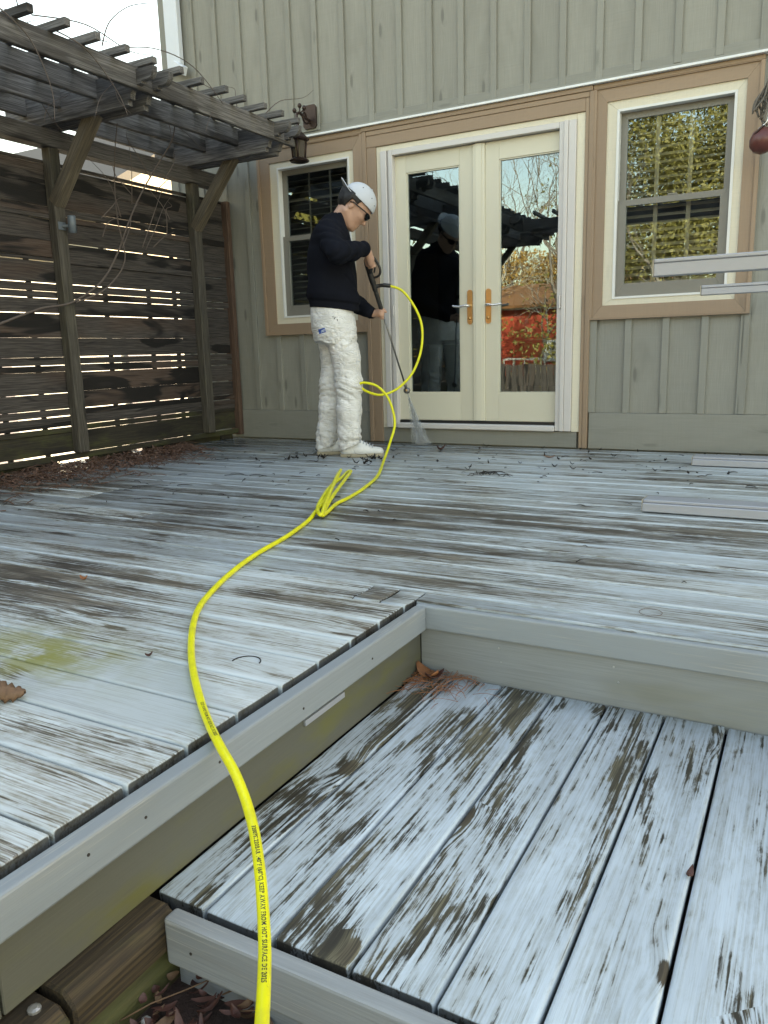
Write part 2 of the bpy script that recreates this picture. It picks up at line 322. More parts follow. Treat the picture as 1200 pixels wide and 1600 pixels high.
def ground_mat(name, a, b, sc):
    t = NT(name); P = t.pos()
    n = t.noise(P, sc, 6.0, 0.65); c = t.mix(t.step(n, 0.35, 0.68), a, b)
    t.bump(t.noise(P, sc * 12, 4.0, 0.6), 0.5, 0.02)
    return t.out(c, 0.9)
M['lawn'] = ground_mat('winter_lawn', (0.10, 0.10, 0.06), (0.16, 0.145, 0.11), 0.8)
M['soil'] = ground_mat('dark_mulch', (0.03, 0.017, 0.013), (0.055, 0.028, 0.022), 9.0)
M['room'] = plain('interior_wall', (0.16, 0.14, 0.12), 0.8)
M['roomfloor'] = plain('interior_floor', (0.07, 0.04, 0.025), 0.4)
M['furn'] = plain('dark_furniture', (0.05, 0.045, 0.045), 0.5)
M['blind'] = plain('wooden_blind_slat', (0.60, 0.53, 0.40), 0.5, var=0.06)
M['blindl'] = plain('grey_blind_slat', (0.26, 0.25, 0.22), 0.5, var=0.06)
M['roof'] = plain('asphalt_shingle', (0.06, 0.058, 0.055), 0.9, var=0.3)
M['red'] = painted('red_clapboard', (0.50, 0.075, 0.04), 0.7, 0.1, 0, 0.1, 0.15, (0.2, 0.05, 0.04))
M['beige'] = plain('beige_stucco', (0.50, 0.44, 0.35), 0.8)
M['bark'] = plain('grey_brown_bark', (0.20, 0.17, 0.14), 0.9, var=0.4, scale=8, bumpy=0.5)
M['palebark'] = plain('pale_sycamore_bark', (0.52, 0.48, 0.40), 0.8, var=0.35, scale=3)
M['ever'] = plain('evergreen_leaf', (0.17, 0.15, 0.035), 0.6, var=0.5, scale=2)
M['gold'] = plain('yellowing_leaf', (0.42, 0.24, 0.05), 0.6, var=0.5, scale=2)

def glass_mat(name, refl, wob=0.25, sc=1.2):
    t = NT(name); n = t.n
    tr = n.new('ShaderNodeBsdfTransparent'); tr.inputs[0].default_value = (0.72, 0.75, 0.74, 1)
    gl = n.new('ShaderNodeBsdfGlossy'); gl.inputs['Roughness'].default_value = 0.0; gl.inputs[0].default_value = (0.68, 0.88, 1.0, 1)
    fr = n.new('ShaderNodeFresnel'); fr.inputs[0].default_value = 1.5
    bp = n.new('ShaderNodeBump'); bp.inputs['Strength'].default_value = wob; bp.inputs['Distance'].default_value = 0.01
    t.l.new(t.noise(t.obj(), sc * 3.0, 2.0, 0.45), bp.inputs['Height']); t.l.new(bp.outputs[0], gl.inputs['Normal'])
    mx = n.new('ShaderNodeMixShader'); t.l.new(t.math('ADD', t.math('MULTIPLY', fr.outputs[0], 1.6), refl, clamp=True), mx.inputs[0])
    t.l.new(tr.outputs[0], mx.inputs[1]); t.l.new(gl.outputs[0], mx.inputs[2])
    t.l.new(mx.outputs[0], n['Material Output'].inputs[0])
    return t.m
M['glass'] = glass_mat('coated_window_glass', 0.12, 0.03)

# ------------------------------------------------------------------ geometry helper
WPOS = {}
def link(name, data, parent=None, loc=(0, 0, 0), rot=(0, 0, 0)):
    o = bpy.data.objects.new(name, data); COL.objects.link(o)
    loc = Vector(loc); WPOS[o] = loc.copy()
    if parent is not None:
        o.parent = parent; loc = loc - WPOS[parent]
    o.location = loc; o.rotation_euler = rot
    return o
def tag(o, label, cat, group=None, kind=None):
    if label: o['label'] = label
    if cat: o['category'] = cat
    if group: o['group'] = group
    if kind: o['kind'] = kind
    return o
def thing(name, label, cat, loc=(0, 0, 0), group=None):
    return tag(link(name, None, None, loc), label, cat, group)
def mesh(name, v, f, mat, smooth=False):
    me = bpy.data.meshes.new(name); me.from_pydata([tuple(x) for x in v], [], f); me.update()
    if mat: me.materials.append(M[mat] if isinstance(mat, str) else mat)
    if smooth: me.polygons.foreach_set('use_smooth', [True] * len(me.polygons))
    return me
_cache = {}
def box_mesh(sx, sy, sz, bev, mat, seg=1):
    key = (round(sx, 4), round(sy, 4), round(sz, 4), round(bev, 4), mat, seg)
    if key in _cache: return _cache[key]
    bm = bmesh.new(); bmesh.ops.create_cube(bm, size=1.0)
    for v in bm.verts: v.co = Vector((v.co.x * sx, v.co.y * sy, v.co.z * sz))
    b = min(bev, 0.45 * min(sx, sy, sz))
    if b > 0: bmesh.ops.bevel(bm, geom=list(bm.edges), offset=b, segments=seg, profile=0.5, affect='EDGES')
    me = bpy.data.meshes.new('box'); bm.to_mesh(me); bm.free(); me.materials.append(M[mat]); _cache[key] = me
    return me
def plank(name, mat, lo, hi, parent=None, axis=None, bev=0.003, jit=0.0, seg=1, rx=0.0):
    """a box from lo to hi in world coordinates; local X runs along its length, local Y along its width"""
    lo, hi = Vector(lo), Vector(hi); s = hi - lo; c = (lo + hi) / 2
    ax = [0, 1, 2]
    a = 'XYZ'.index(axis) if axis else max(ax, key=lambda i: s[i])
    rest = [i for i in ax if i != a]; w = max(rest, key=lambda i: s[i]); th = [i for i in rest if i != w][0]
    e = [Vector((1, 0, 0)), Vector((0, 1, 0)), Vector((0, 0, 1))]
    X, Y = e[a], e[w]; Z = X.cross(Y)
    rot = Matrix((X, Y, Z)).transposed()
    if jit: rot = rot @ Euler((random.uniform(-jit, jit), 0, 0)).to_matrix()
    if rx: rot = rot @ Euler((rx, 0, 0)).to_matrix()
    return link(name, box_mesh(s[a], s[w], s[th], bev, mat, seg), parent, c, rot.to_euler())
def cupped(name, mat, lo, hi, parent, axis, cup, r=0.006, jit=0.006):
    """a deck board with rounded edges, hollowed along its middle as old boards are"""
    lo, hi = Vector(lo), Vector(hi); sz = hi - lo; c = (lo + hi) / 2; L, W = (sz.x, sz.y) if axis == 'X' else (sz.y, sz.x); T = sz.z
    prof = []; h = W / 2
    for a in np.linspace(math.pi, math.pi / 2, 4): prof.append((-h + r + r * math.cos(a), T / 2 - r + r * math.sin(a)))
    for t in np.linspace(-0.84, 0.84, 9): prof.append((t * h, T / 2 - cup * (1 - (t / 0.92) ** 2)))
    for a in np.linspace(math.pi / 2, 0, 4): prof.append((h - r + r * math.cos(a), T / 2 - r + r * math.sin(a)))
    prof += [(h, -T / 2), (-h, -T / 2)]; n = len(prof)
    V = []
    for sx, dr in ((-1, 0.003), (-1, 0.0), (1, 0.0), (1, 0.003)):
        x = sx * (L / 2 - (0.0 if dr else 0.003)); V += [(x, y * (1 - dr / h), z - (dr if z > 0 else 0)) for y, z in prof]
    F = [tuple(range(n)), tuple(range(4 * n - 1, 3 * n - 1, -1))]
    for k in range(3): F += [(k * n + i, (k + 1) * n + i, (k + 1) * n + (i + 1) % n, k * n + (i + 1) % n) for i in range(n)]
    me = mesh('board', V, F, mat); me.polygons.foreach_set('use_smooth', [len(p.vertices) == 4 for p in me.polygons])
    bm = bmesh.new(); bm.from_mesh(me); bmesh.ops.recalc_face_normals(bm, faces=bm.faces); bm.to_mesh(me); bm.free()
    rot = Euler((0, 0, 0 if axis == 'X' else math.pi / 2)).to_matrix() @ Euler((random.uniform(-jit, jit), 0, 0)).to_matrix()
    return link(name, me, parent, c, rot.to_euler())
def beam(name, mat, p0, p1, w, h, parent=None, up=(0, 0, 1), bev=0.004):
    """a bar of section w x h from p0 to p1"""
    p0, p1 = Vector(p0), Vector(p1); X = (p1 - p0); L = X.length; X.normalize()
    Y = Vector(up).cross(X).normalized(); Z = X.cross(Y)
    return link(name, box_mesh(L, w, h, bev, mat), parent, (p0 + p1) / 2, Matrix((X, Y, Z)).transposed().to_euler())
def catmull(pts, n=8, closed=False):
    P = [Vector(p) for p in pts]; out = []
    for i in range(len(P) - 1):
        p0 = P[max(i - 1, 0)]; p1 = P[i]; p2 = P[i + 1]; p3 = P[min(i + 2, len(P) - 1)]
        for k in range(n):
            t = k / n
            out.append(0.5 * ((2 * p1) + (p2 - p0) * t + (2 * p0 - 5 * p1 + 4 * p2 - p3) * t * t + (3 * p1 - p0 - 3 * p2 + p3) * t ** 3))
    out.append(P[-1]); return out
def frames(path):
    T = []
    for i in range(len(path)):
        a = path[max(i - 1, 0)]; b = path[min(i + 1, len(path) - 1)]; d = (b - a)
        T.append(d.normalized() if d.length > 1e-9 else Vector((1, 0, 0)))
    u = T[0].orthogonal().normalized(); U = []
    for t in T:
        u = (u - t * u.dot(t)); u = u.normalized() if u.length > 1e-6 else t.orthogonal().normalized(); U.append(u.copy())
    return T, U
def tube_data(path, rad, sides=8, cap=True):
    T, U = frames(path); V = []; F = []
    for i, p in enumerate(path):
        r = rad[i] if isinstance(rad, (list, tuple)) else rad
        w = T[i].cross(U[i])
        for k in range(sides):
            a = 2 * math.pi * k / sides; V.append(p + (U[i] * math.cos(a) + w * math.sin(a)) * r)
    for i in range(len(path) - 1):
        for k in range(sides):
            F.append((i * sides + k, i * sides + (k + 1) % sides, (i + 1) * sides + (k + 1) % sides, (i + 1) * sides + k))
    if cap: F.append(tuple(reversed(range(sides)))); F.append(tuple(range(len(V) - sides, len(V))))
    return V, F
def merge(parts):
    V = []; F = []
    for v, f in parts:
        o = len(V); V += list(v); F += [tuple(i + o for i in q) for q in f]
    return V, F
def tube(name, mat, path, rad, parent=None, sides=8, smooth=True):
    base = WPOS[parent] if parent is not None else Vector(path[0])
    v, f = tube_data([Vector(p) for p in path], rad, sides)
    return link(name, mesh(name, [p - base for p in v], f, mat, smooth), parent, base)
def lathe(prof, sides=16):
    V = []; F = []
    for (r, z) in prof:
        for k in range(sides):
            a = 2 * math.pi * k / sides; V.append(Vector((r * math.cos(a), r * math.sin(a), z)))
    for i in range(len(prof) - 1):
        for k in range(sides):
            F.append((i * sides + k, i * sides + (k + 1) % sides, (i + 1) * sides + (k + 1) % sides, (i + 1) * sides + k))
    F.append(tuple(reversed(range(sides)))); F.append(tuple(range(len(V) - sides, len(V))))
    return V, F
def extrude_poly(poly, axis_u, axis_v, axis_n, origin, th):
    """flat outline poly [(u, v)] given thickness th along axis_n"""
    u, v, n, o = map(Vector, (axis_u, axis_v, axis_n, origin)); k = len(poly)
    V = [o + u * a + v * b for a, b in poly] + [o + u * a + v * b + n * th for a, b in poly]
    F = [tuple(range(k)), tuple(range(2 * k - 1, k - 1, -1))] + [(i, i + k, (i + 1) % k + k, (i + 1) % k)[::-1] for i in range(k)]
    bm = bmesh.new(); vs = [bm.verts.new(p) for p in V]
    for q in F: bm.faces.new([vs[i] for i in q])
    bmesh.ops.recalc_face_normals(bm, faces=bm.faces); me = bpy.data.meshes.new('poly'); bm.to_mesh(me); bm.free()
    return me
def poly_obj(name, mat, poly, u, v, n, origin, th, parent=None):
    me = extrude_poly(poly, u, v, n, (0, 0, 0), th); me.materials.append(M[mat])
    return link(name, me, parent, origin)
# ================================================================== ground
def sheet(name, mat, lo, hi, z, n=1, parent=None, kind='structure'):
    v = [(lo[0], lo[1], z), (hi[0], lo[1], z), (hi[0], hi[1], z), (lo[0], hi[1], z)]
    o = link(name, mesh(name, v, [(0, 1, 2, 3)], mat), parent)
    if kind: o['kind'] = kind
    return o
sheet('ground', 'lawn', (-220, -220), (220, 220), -0.75)
bed = sheet('mulch_bed', 'soil', (-2.2, -1.2), (3.4, 0.95), -0.352)

# ================================================================== upper deck
XE, Y0, PITCH = -0.990, 1.7508, 0.1503
deck = thing('upper_deck', 'large upper wooden deck with worn pale blue-grey boards along the house', 'deck', (-2.0, 3.5, 0))
def deck_board(x0, x1, y0, y1, name='deck_board'):
    z = random.uniform(-0.0012, 0.0012); near = y0 < 1.9
    return cupped(name, 'deck', (x0, y0, -0.036 + z), (x1, y1, z + 0.0012), deck, 'X', random.uniform(0.0004, 0.0014) if near else random.uniform(0.0015, 0.0042), 0.006 if near else 0.007, 0.004 if near else 0.018)
G = 0.0048
for k in range(-17, 26):
    g = 0.0030 if k <= 1 else G
    ya, yb = Y0 + (k - 1) * PITCH + g, Y0 + k * PITCH - g
    if ya > 5.53: continue
    yb = min(yb, 5.545)
    if k <= 1:                                                       # boards that end at the step
        if k == 2:
            pass
        else:
            deck_board(-4.70, XE + random.uniform(-0.002, 0.002), ya, yb)
    elif k == 2:
        deck_board(-4.70, -1.168, ya, yb); deck_board(-1.165, -1.075, ya, yb, 'patch_block'); deck_board(-1.072, XE, ya, yb); deck_board(XE + 0.004, 2.4, 1.972, yb)
    else:
        j = random.choice([None, None, None, 0.25, 0.6, -2.7, -3.4])
        if j is None: deck_board(-4.70, 2.4, ya, yb)
        else: deck_board(-4.70, j - 0.002, ya, yb); deck_board(j + 0.002, 2.4, ya, yb)
plank('under_deck_dark', 'under', (-4.69, -0.9, -0.30), (-1.02, 5.5, -0.06), deck)  # solid dark slab in place of the shade under the boards
plank('under_deck_dark', 'under', (-1.00, 2.01, -0.30), (2.38, 5.5, -0.06), deck)
# border of the step: trim flush with the boards, fascia set back below
plank('edge_trim', 'trim', (-0.974, -0.9, -0.078), (-0.938, 1.9395, -0.007), deck, 'Y', 0.005, 0, 2)
plank('edge_trim', 'trim', (-0.974, 1.9415, -0.077), (2.4, 1.9655, -0.006), deck, 'X', 0.005, 0, 2)
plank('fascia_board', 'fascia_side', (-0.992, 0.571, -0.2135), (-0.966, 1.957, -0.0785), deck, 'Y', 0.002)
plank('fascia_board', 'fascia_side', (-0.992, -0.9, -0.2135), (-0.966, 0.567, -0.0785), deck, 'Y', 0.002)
plank('fascia_board', 'fascia', (-0.9655, 1.958, -0.235), (2.4, 1.984, -0.0775), deck, 'X', 0.002)
plank('metal_strip', 'alu', (-0.9655, 1.345, -0.112), (-0.958, 1.515, -0.098), deck, 'Y', 0.001)
def screw(p, n, parent, mat='screw_dark', r=0.0028):
    n = Vector(n); v, f = lathe([(r, 0), (r, 0.0012), (r * 0.55, 0.0014)], 8)
    q = n.to_track_quat('Z', 'Y').to_euler()
    return link('screw_head', mesh('screw', v, f, mat), parent, p, q)
for x in (-0.72, -0.40, 0.02, 0.45):
    for z in (-0.105, -0.145): screw((x + random.uniform(-.01, .01), 1.9575, z), (0, -1, 0), deck, 'screw')
for y in (0.72, 0.84, 1.03, 1.31, 1.62): screw((-0.9378, y, -0.04 + random.uniform(-.01, .01)), (1, 0, 0), deck)
for x, y in ((-1.145, 1.375),):                                          # plugged cut-outs
    pts = [(x + 0.035 * math.cos(a), y + 0.035 * math.sin(a), 0.0008) for a in np.linspace(0.2, 3.4, 22)]
    tube('cut_ring', 'under', pts, 0.0016, deck, 4)
for x, y in ((-0.347, 2.125),):
    pts = [(x + 0.03 * math.cos(a), y + 0.03 * math.sin(a), 0.0006) for a in np.linspace(0, 6.28, 28)]
    tube('cut_ring', 'needle', pts, 0.0007, deck, 4)

# ================================================================== lower deck
HL = -0.2115
low = thing('lower_deck', 'lower deck step with wide peeling boards running toward the house', 'deck', (-0.3, 1.4, HL))
x = -0.8545
cupped('deck_board', 'low_deck', (-0.962, 0.873, HL - 0.036), (x - 0.003, 1.952, HL), low, 'Y', 0.0008, 0.005, 0.004)
for k in range(0, 17):
    xa, xb = x + k * 0.1455 + 0.0032, x + (k + 1) * 0.1455 - 0.0032
    z = HL + random.uniform(-0.0012, 0.0012)
    cupped('deck_board', 'low_deck', (xa, 0.872 + random.uniform(-.002, .002), z - 0.036), (xb, 1.952, z), low, 'Y', random.uniform(0.0004, 0.0015), 0.006, 0.006)
plank('under_deck_dark', 'under', (-0.955, 0.90, -0.40), (1.6, 1.95, -0.262), low)  # dark slab again, standing in for shade below the lower boards
plank('edge_trim', 'low_trim', (-0.903, 0.824, -0.300), (1.65, 0.857, HL + 0.001), low, 'X', 0.006, 0, 2)
plank('fascia_board', 'low_trim', (-0.901, 0.847, -0.44), (1.65, 0.872, -0.301), low, 'X', 0.003)
for xx in (-0.845, -0.42, 0.1): screw((xx, 0.8238, -0.258), (0, -1, 0), low)

# landscape timbers under the upper fascia
def timber(y0, y1, x0, x1, z0, z1, label):
    c = 0.022
    prof = [(x0, z0), (x1, z0), (x1, z1 - c), (x1 - c, z1), (x0, z1)]
    V = [Vector((y0, px, pz)) for px, pz in prof] + [Vector((y1, px, pz)) for px, pz in prof]
    cy, cx, cz = (y0 + y1) / 2, (x0 + x1) / 2, (z0 + z1) / 2
    k = len(prof); V = [Vector((a - cy, b - cx, d - cz)) for a, b, d in V]
    bm = bmesh.new(); vs = [bm.verts.new((p.x, -p.y, p.z)) for p in V]
    for q in [tuple(range(k)), tuple(range(k, 2 * k))] + [(i, (i + 1) % k, (i + 1) % k + k, i + k) for i in range(k)]: bm.faces.new([vs[i] for i in q])
    bmesh.ops.recalc_face_normals(bm, faces=bm.faces); bmesh.ops.bevel(bm, geom=list(bm.edges), offset=0.005, segments=1, affect='EDGES')
    me = bpy.data.meshes.new('timber'); bm.to_mesh(me); bm.free(); me.materials.append(M['timber'])
    o = link('landscape_timber', me, None, (cx, cy, cz), (0, 0, R(90)))
    return tag(o, label, 'timber', 'landscape timbers under the deck edge')
timber(0.640, 0.862, -0.990, -0.906, -0.285, -0.2145, 'mossy brown timber block against the front trim of the lower deck')
timber(0.640, 0.864, -0.990, -0.907, -0.375, -0.288, 'lower mossy timber block between its twin and the leaf litter')
timber(0.640, 0.865, -0.990, -0.905, -0.470, -0.378, 'bottom timber of the stack half sunk in the leaf litter')
t2 = timber(0.05, 0.630, -0.995, -0.900, -0.300, -0.222, 'dark mossy timber with a bolt head at the bottom left corner')
link('bolt_head', mesh('bolt', *lathe([(0.010, 0), (0.010, 0.004), (0.005, 0.006)], 10), 'screw'), t2, (-0.945, 0.603, -0.2215)); t2.children[0].location = t2.matrix_basis.inverted() @ Vector((-0.945, 0.603, -0.2215))
timber(0.05, 0.628, -0.995, -0.901, -0.470, -0.303, 'dark timber under the bolted timber at the bottom left corner')

# ================================================================== house
WY = 5.58
house = thing('house', 'sage green board-and-batten house wall with tan and cream trim', 'house', (-2.0, 7.5, 0))
HP = 0.2425
seams = [-4.749 + HP * i for i in range(-1, 24)]
def sid(x0, x1, z0, z1):
    plank('siding_board', 'sage', (x0 + 0.001, WY, z0), (x1 - 0.001, WY + 0.02, z1), house, 'Z', 0.001)
def bat(x, z0, z1): plank('batten', 'sage_trim', (x - 0.045, WY - 0.020, z0), (x, WY - 0.0005, z1), house, 'Z', 0.002)
XL, XR = -5.09, 0.95
xs = [XL] + [s - 0.022 for s in seams if XL + 0.05 < s - 0.022 < XR] + [XR]
for a, b in zip(xs[:-1], xs[1:]):
    sid(a, b, 2.475, 6.2)
    m = (a + b) / 2
    if m < -4.16: sid(a, b, 0.246, 2.474)
    elif m < -3.16: sid(a, b, 0.246, 0.90)
    elif m > -0.42: sid(a, b, 0.256, 2.474)
    elif m > -1.40: sid(a, b, 0.256, 0.91)
for s in seams:
    if not (XL + 0.1 < s < XR): continue
    bat(s, 2.425 + random.uniform(-0.004, 0.004), 6.2)
    if s < -4.16: bat(s, 0.247, 2.36)
    elif s < -3.2: bat(s, 0.247, 0.882)
    elif s > -0.41: bat(s, 0.257, 2.36)
    elif s > -1.40: bat(s, 0.257, 0.892)
bat(-1.345, 0.257, 0.892); bat(-0.394, 0.257, 0.890)
plank('skirt_board', 'sage_trim', (XL, WY - 0.022, 0.003), (-3.166, WY - 0.001, 0.245), house, 'X', 0.002)
plank('skirt_board', 'sage_trim', (-1.385, WY - 0.022, 0.003), (XR, WY - 0.001, 0.255), house, 'X', 0.002)
plank('skirt_board', 'sage_trim', (-3.05, WY - 0.018, 0.003), (-1.47, WY + 0.01, 0.117), house, 'X', 0.002)
plank('drip_board', 'sage_trim', (-4.2, WY - 0.026, 2.402), (XR, WY - 0.0008, 2.424), house, 'X', 0.002)
plank('drip_board', 'sage_trim', (-4.2, WY - 0.016, 2.4245), (XR, WY - 0.0008, 2.476), house, 'X', 0.002)
plank('flashing', 'flash', (-4.2, WY - 0.066, 2.384), (-0.372, WY - 0.001, 2.3995), house, 'X', 0.002)
plank('corner_board', 'sage_trim', (XL - 0.025, WY - 0.022, 0.0), (XL + 0.06, WY - 0.0006, 6.2), house, 'Z', 0.003)
plank('corner_board', 'sage_trim', (XL - 0.024, WY - 0.001, 0.0), (XL - 0.001, WY + 0.09, 6.2), house, 'Z', 0.003)
# sheathing behind, with the openings left free
for (a, b, z0, z1) in [(-5.09, -3.99, 0, 6.2), (-3.99, -3.25, 0, 1.0), (-3.99, -3.25, 2.23, 6.2), (-3.25, -3.03, 0, 6.2), (-3.03, -1.49, 0, 0.10), (-3.03, -1.49, 2.215, 6.2),
                       (-1.49, -1.265, 0, 6.2), (-1.265, -0.515, 0, 1.01), (-1.265, -0.515, 2.235, 6.2), (-0.515, 9.0, 0, 6.2)]:
    plank('sheathing', 'sage_trim', (a, WY + 0.021, z0 - (0.7 if z0 == 0 else 0)), (b, WY + 0.13, z1), house, 'Z', 0)
for (a, b, z0, z1) in ((5.67, 10.3, -0.7, 6.2), (11.2, 13.0, -0.7, 6.2), (10.301, 11.199, -0.7, 0.85), (10.301, 11.199, 1.75, 6.2)):
    plank('side_wall', 'sage', (-5.088, a, z0), (-4.98, b, z1), house, 'Y', 0)
plank('side_wall', 'sage', (8.9, 5.72, -0.7), (9.0, 13.0, 6.2), house, 'Y', 0)
plank('rear_wall', 'sage', (-4.97, 12.9, -0.7), (8.89, 13.0, 6.2), house, 'X', 0)
def roof():
    V = []; F = []
    for (ya, za, yb, zb) in ((5.0, 6.05, 9.3, 8.6), (13.6, 6.05, 9.3, 8.6)):
        o = len(V)
        for dz in (0, 0.18):
            V += [(-5.5, ya, za + dz), (9.4, ya, za + dz), (9.4, yb, zb + dz), (-5.5, yb, zb + dz)]
        F += [tuple(o + i for i in q) for q in ((0, 1, 2, 3), (7, 6, 5, 4), (0, 4, 5, 1), (1, 5, 6, 2), (2, 6, 7, 3), (3, 7, 4, 0))]
    link('roof', mesh('roof', [Vector(v) - WPOS[house] for v in V], F, 'roof'), house, WPOS[house])
    for x in (-5.05, 8.95):
        poly_obj('gable', 'sage', [(5.6, 6.2), (13.0, 6.2), (9.3, 8.5)], (0, 1, 0), (0, 0, 1), (1, 0, 0), (x - 0.03, 0, 0), 0.06, house)
roof()
# interior
plank('interior_floor', 'roomfloor', (-4.97, 5.72, 0.02), (0.2, 12.89, 0.09), house, 'X', 0)
plank('interior_ceiling', 'room', (-4.97, 5.72, 2.55), (0.2, 12.89, 2.65), house, 'X', 0)
plank('interior_wall', 'room', (0.1, 5.72, 0.091), (0.2, 12.89, 2.549), house, 'Y', 0)
plank('interior_wall', 'room', (-4.97, 12.80, 0.091), (0.09, 12.89, 2.549), house, 'X', 0)
for (a, b, z0, z1) in ((5.72, 10.3, 0.091, 2.549), (11.2, 12.79, 0.091, 2.549), (10.301, 11.199, 0.091, 0.85), (10.301, 11.199, 1.75, 2.549)):
    plank('interior_wall', 'room', (-4.96, a, z0), (-4.9, b, z1), house, 'Y', 0)
for k in range(12): plank('side_blind_slat', 'blind', (-4.89, 10.32, 0.88 + k * 0.073), (-4.878, 11.18, 0.930 + k * 0.073), house, 'Y', 0.002)
tb = (-3.3, 8.6)
plank('interior_table_top', 'furn', (tb[0] - 0.5, tb[1] - 0.9, 0.78), (tb[0] + 0.5, tb[1] + 0.9, 0.82), house, 'Y', 0.005)
for sx in (-0.42, 0.42):
    for sy in (-0.8, 0.8): plank('interior_table_leg', 'furn', (tb[0] + sx - .03, tb[1] + sy - .03, 0.091), (tb[0] + sx + .03, tb[1] + sy + .03, 0.779), house, 'Z', 0.004)
plank('interior_cabinet', 'furn', (-4.85, 9.2, 0.091), (-4.2, 12.0, 1.9), house, 'Z', 0.01)

def frame4(parent, name, mat, out, inn, yf, yb):
    """picture frame of four mitred boards in the wall plane; out / inn = (x0, x1, z0, z1); yf front, yb back"""
    (X0, X1, Z0, Z1), (x0, x1, z0, z1) = out, inn; th = yb - yf
    def one(poly, horiz, c):
        me = extrude_poly(poly, (1, 0, 0), (0, 1, 0), (0, 0, 1), (0, 0, 0), th); me.materials.append(M[mat])
        A = Matrix(((1, 0, 0), (0, 0, 1), (0, -1, 0))) if horiz else Matrix(((0, 0, 1), (-1, 0, 0), (0, -1, 0)))
        link(name, me, parent, (c[0], yb, c[1]), A.transposed().to_euler())
    cx, cz = (X0 + X1) / 2, (Z0 + Z1) / 2; e = 0.0006
    if Z1 - z1 > 1e-4: one([(x0 - cx + e, z1 - cz), (x1 - cx - e, z1 - cz), (X1 - cx - e, Z1 - cz), (X0 - cx + e, Z1 - cz)], True, (cx, cz))
    if z0 - Z0 > 1e-4: one([(X0 - cx + e, Z0 - cz), (X1 - cx - e, Z0 - cz), (x1 - cx - e, z0 - cz), (x0 - cx + e, z0 - cz)], True, (cx, cz))
    if x0 - X0 > 1e-4: one([(Z0 - cz + e, cx - X0), (z0 - cz + e, cx - x0), (z1 - cz - e, cx - x0), (Z1 - cz - e, cx - X0)], False, (cx, cz))
    if X1 - x1 > 1e-4: one([(z0 - cz + e, cx - x1), (Z0 - cz + e, cx - X1), (Z1 - cz - e, cx - X1), (z1 - cz - e, cx - x1)], False, (cx, cz))

def pane(parent, x0, x1, z0, z1, y, name='glass_pane'):
    cx, cz = (x0 + x1) / 2, (z0 + z1) / 2; w, h = (x1 - x0) / 2, (z1 - z0) / 2
    me = mesh(name, [(-w, 0, -h), (w, 0, -h), (w, 0, h), (-w, 0, h)], [(0, 1, 2, 3)], 'glass')
    return link(name, me, parent, (cx, y, cz))

def window(tan, cream, white, sash, meet, muntins, blind, tapes, label):
    w = link('window', None, house, ((tan[0] + tan[1]) / 2, WY, tan[2])); w['label'] = label
    frame4(w, 'tan_casing', 'tan', tan, cream, WY - 0.030, WY - 0.0007)
    band = (tan[0] - 0.022, tan[1] + 0.022, tan[2] - 0.012, tan[3] + 0.004)
    frame4(w, 'back_band', 'tan', band, tan, WY - 0.040, WY - 0.0009)
    frame4(w, 'cream_casing', 'cream', cream, white, WY - 0.020, WY + 0.02)
    frame4(w, 'white_frame', 'white', white, sash, WY - 0.026, WY + 0.06)
    x0, x1, z0, z1 = sash; st = 0.042
    # upper sash behind, lower sash in front
    frame4(w, 'upper_sash', 'sash', (x0, x1, meet - 0.02, z1), (x0 + st, x1 - st, meet + 0.02, z1 - st), WY + 0.030, WY + 0.055)
    frame4(w, 'lower_sash', 'sash', (x0 + 0.002, x1 - 0.002, z0, meet + 0.022), (x0 + st + 0.012, x1 - st - 0.012, z0 + 0.085, meet - 0.016), WY - 0.002, WY + 0.029)
    plank('sash_lock', 'sash', ((x0 + x1) / 2 - 0.03, WY - 0.004, meet + 0.0225), ((x0 + x1) / 2 + 0.03, WY + 0.02, meet + 0.034), w, 'X', 0.003)
    plank('jamb_liner', 'sash', (x0 - 0.004, WY + 0.0285, meet), (x0 + 0.004, WY + 0.07, z1), w, 'Z', 0)
    pane(w, x0 + st - 0.004, x1 - st + 0.004, meet + 0.016, z1 - st + 0.004, WY + 0.042)
    pane(w, x0 + st + 0.008, x1 - st - 0.008, z0 + 0.08, meet - 0.012, WY + 0.014)
    for mx in muntins: plank('muntin', 'blindl', (mx - 0.008, WY + 0.046, meet + 0.02), (mx + 0.008, WY + 0.053, z1 - st), w, 'Z', 0.001)
    if muntins:
        for mz in (meet + 0.30,): plank('muntin', 'blindl', (x0 + st, WY + 0.0465, mz - 0.008), (x1 - st, WY + 0.0525, mz + 0.008), w, 'X', 0.001)
    n = int((z1 - z0 - 0.06) / 0.047)
    for k in range(n):
        zc = z0 + 0.05 + k * 0.047
        plank('blind_slat', blind, (x0 + 0.01, WY + 0.085, zc - 0.0012), (x1 - 0.01, WY + 0.133, zc + 0.0012), w, 'X', 0.0008, 0, 1, 0.5 if blind == 'blind' else 0.35)
    for tx in tapes: plank('blind_tape', blind, (tx - 0.014, WY + 0.080, z0 + 0.02), (tx + 0.014, WY + 0.082, z1 - 0.02), w, 'Z', 0)
    return w
window((-4.136, -3.179, 0.892, 2.342), (-4.040, -3.243, 0.972, 2.247), (-3.968, -3.282, 1.020, 2.203), (-3.955, -3.297, 1.034, 2.190), 1.65, (-3.705, -3.505), 'blindl', (),
       'double-hung window behind the man with dark grey blinds')
window((-1.378, -0.412, 0.905, 2.350), (-1.313, -0.482, 0.986, 2.269), (-1.248, -0.532, 1.026, 2.215), (-1.232, -0.548, 1.040, 2.200), 1.635, (), 'blind', (-1.005, -0.80),
       'double-hung window with light wooden blinds near the hanging pot')
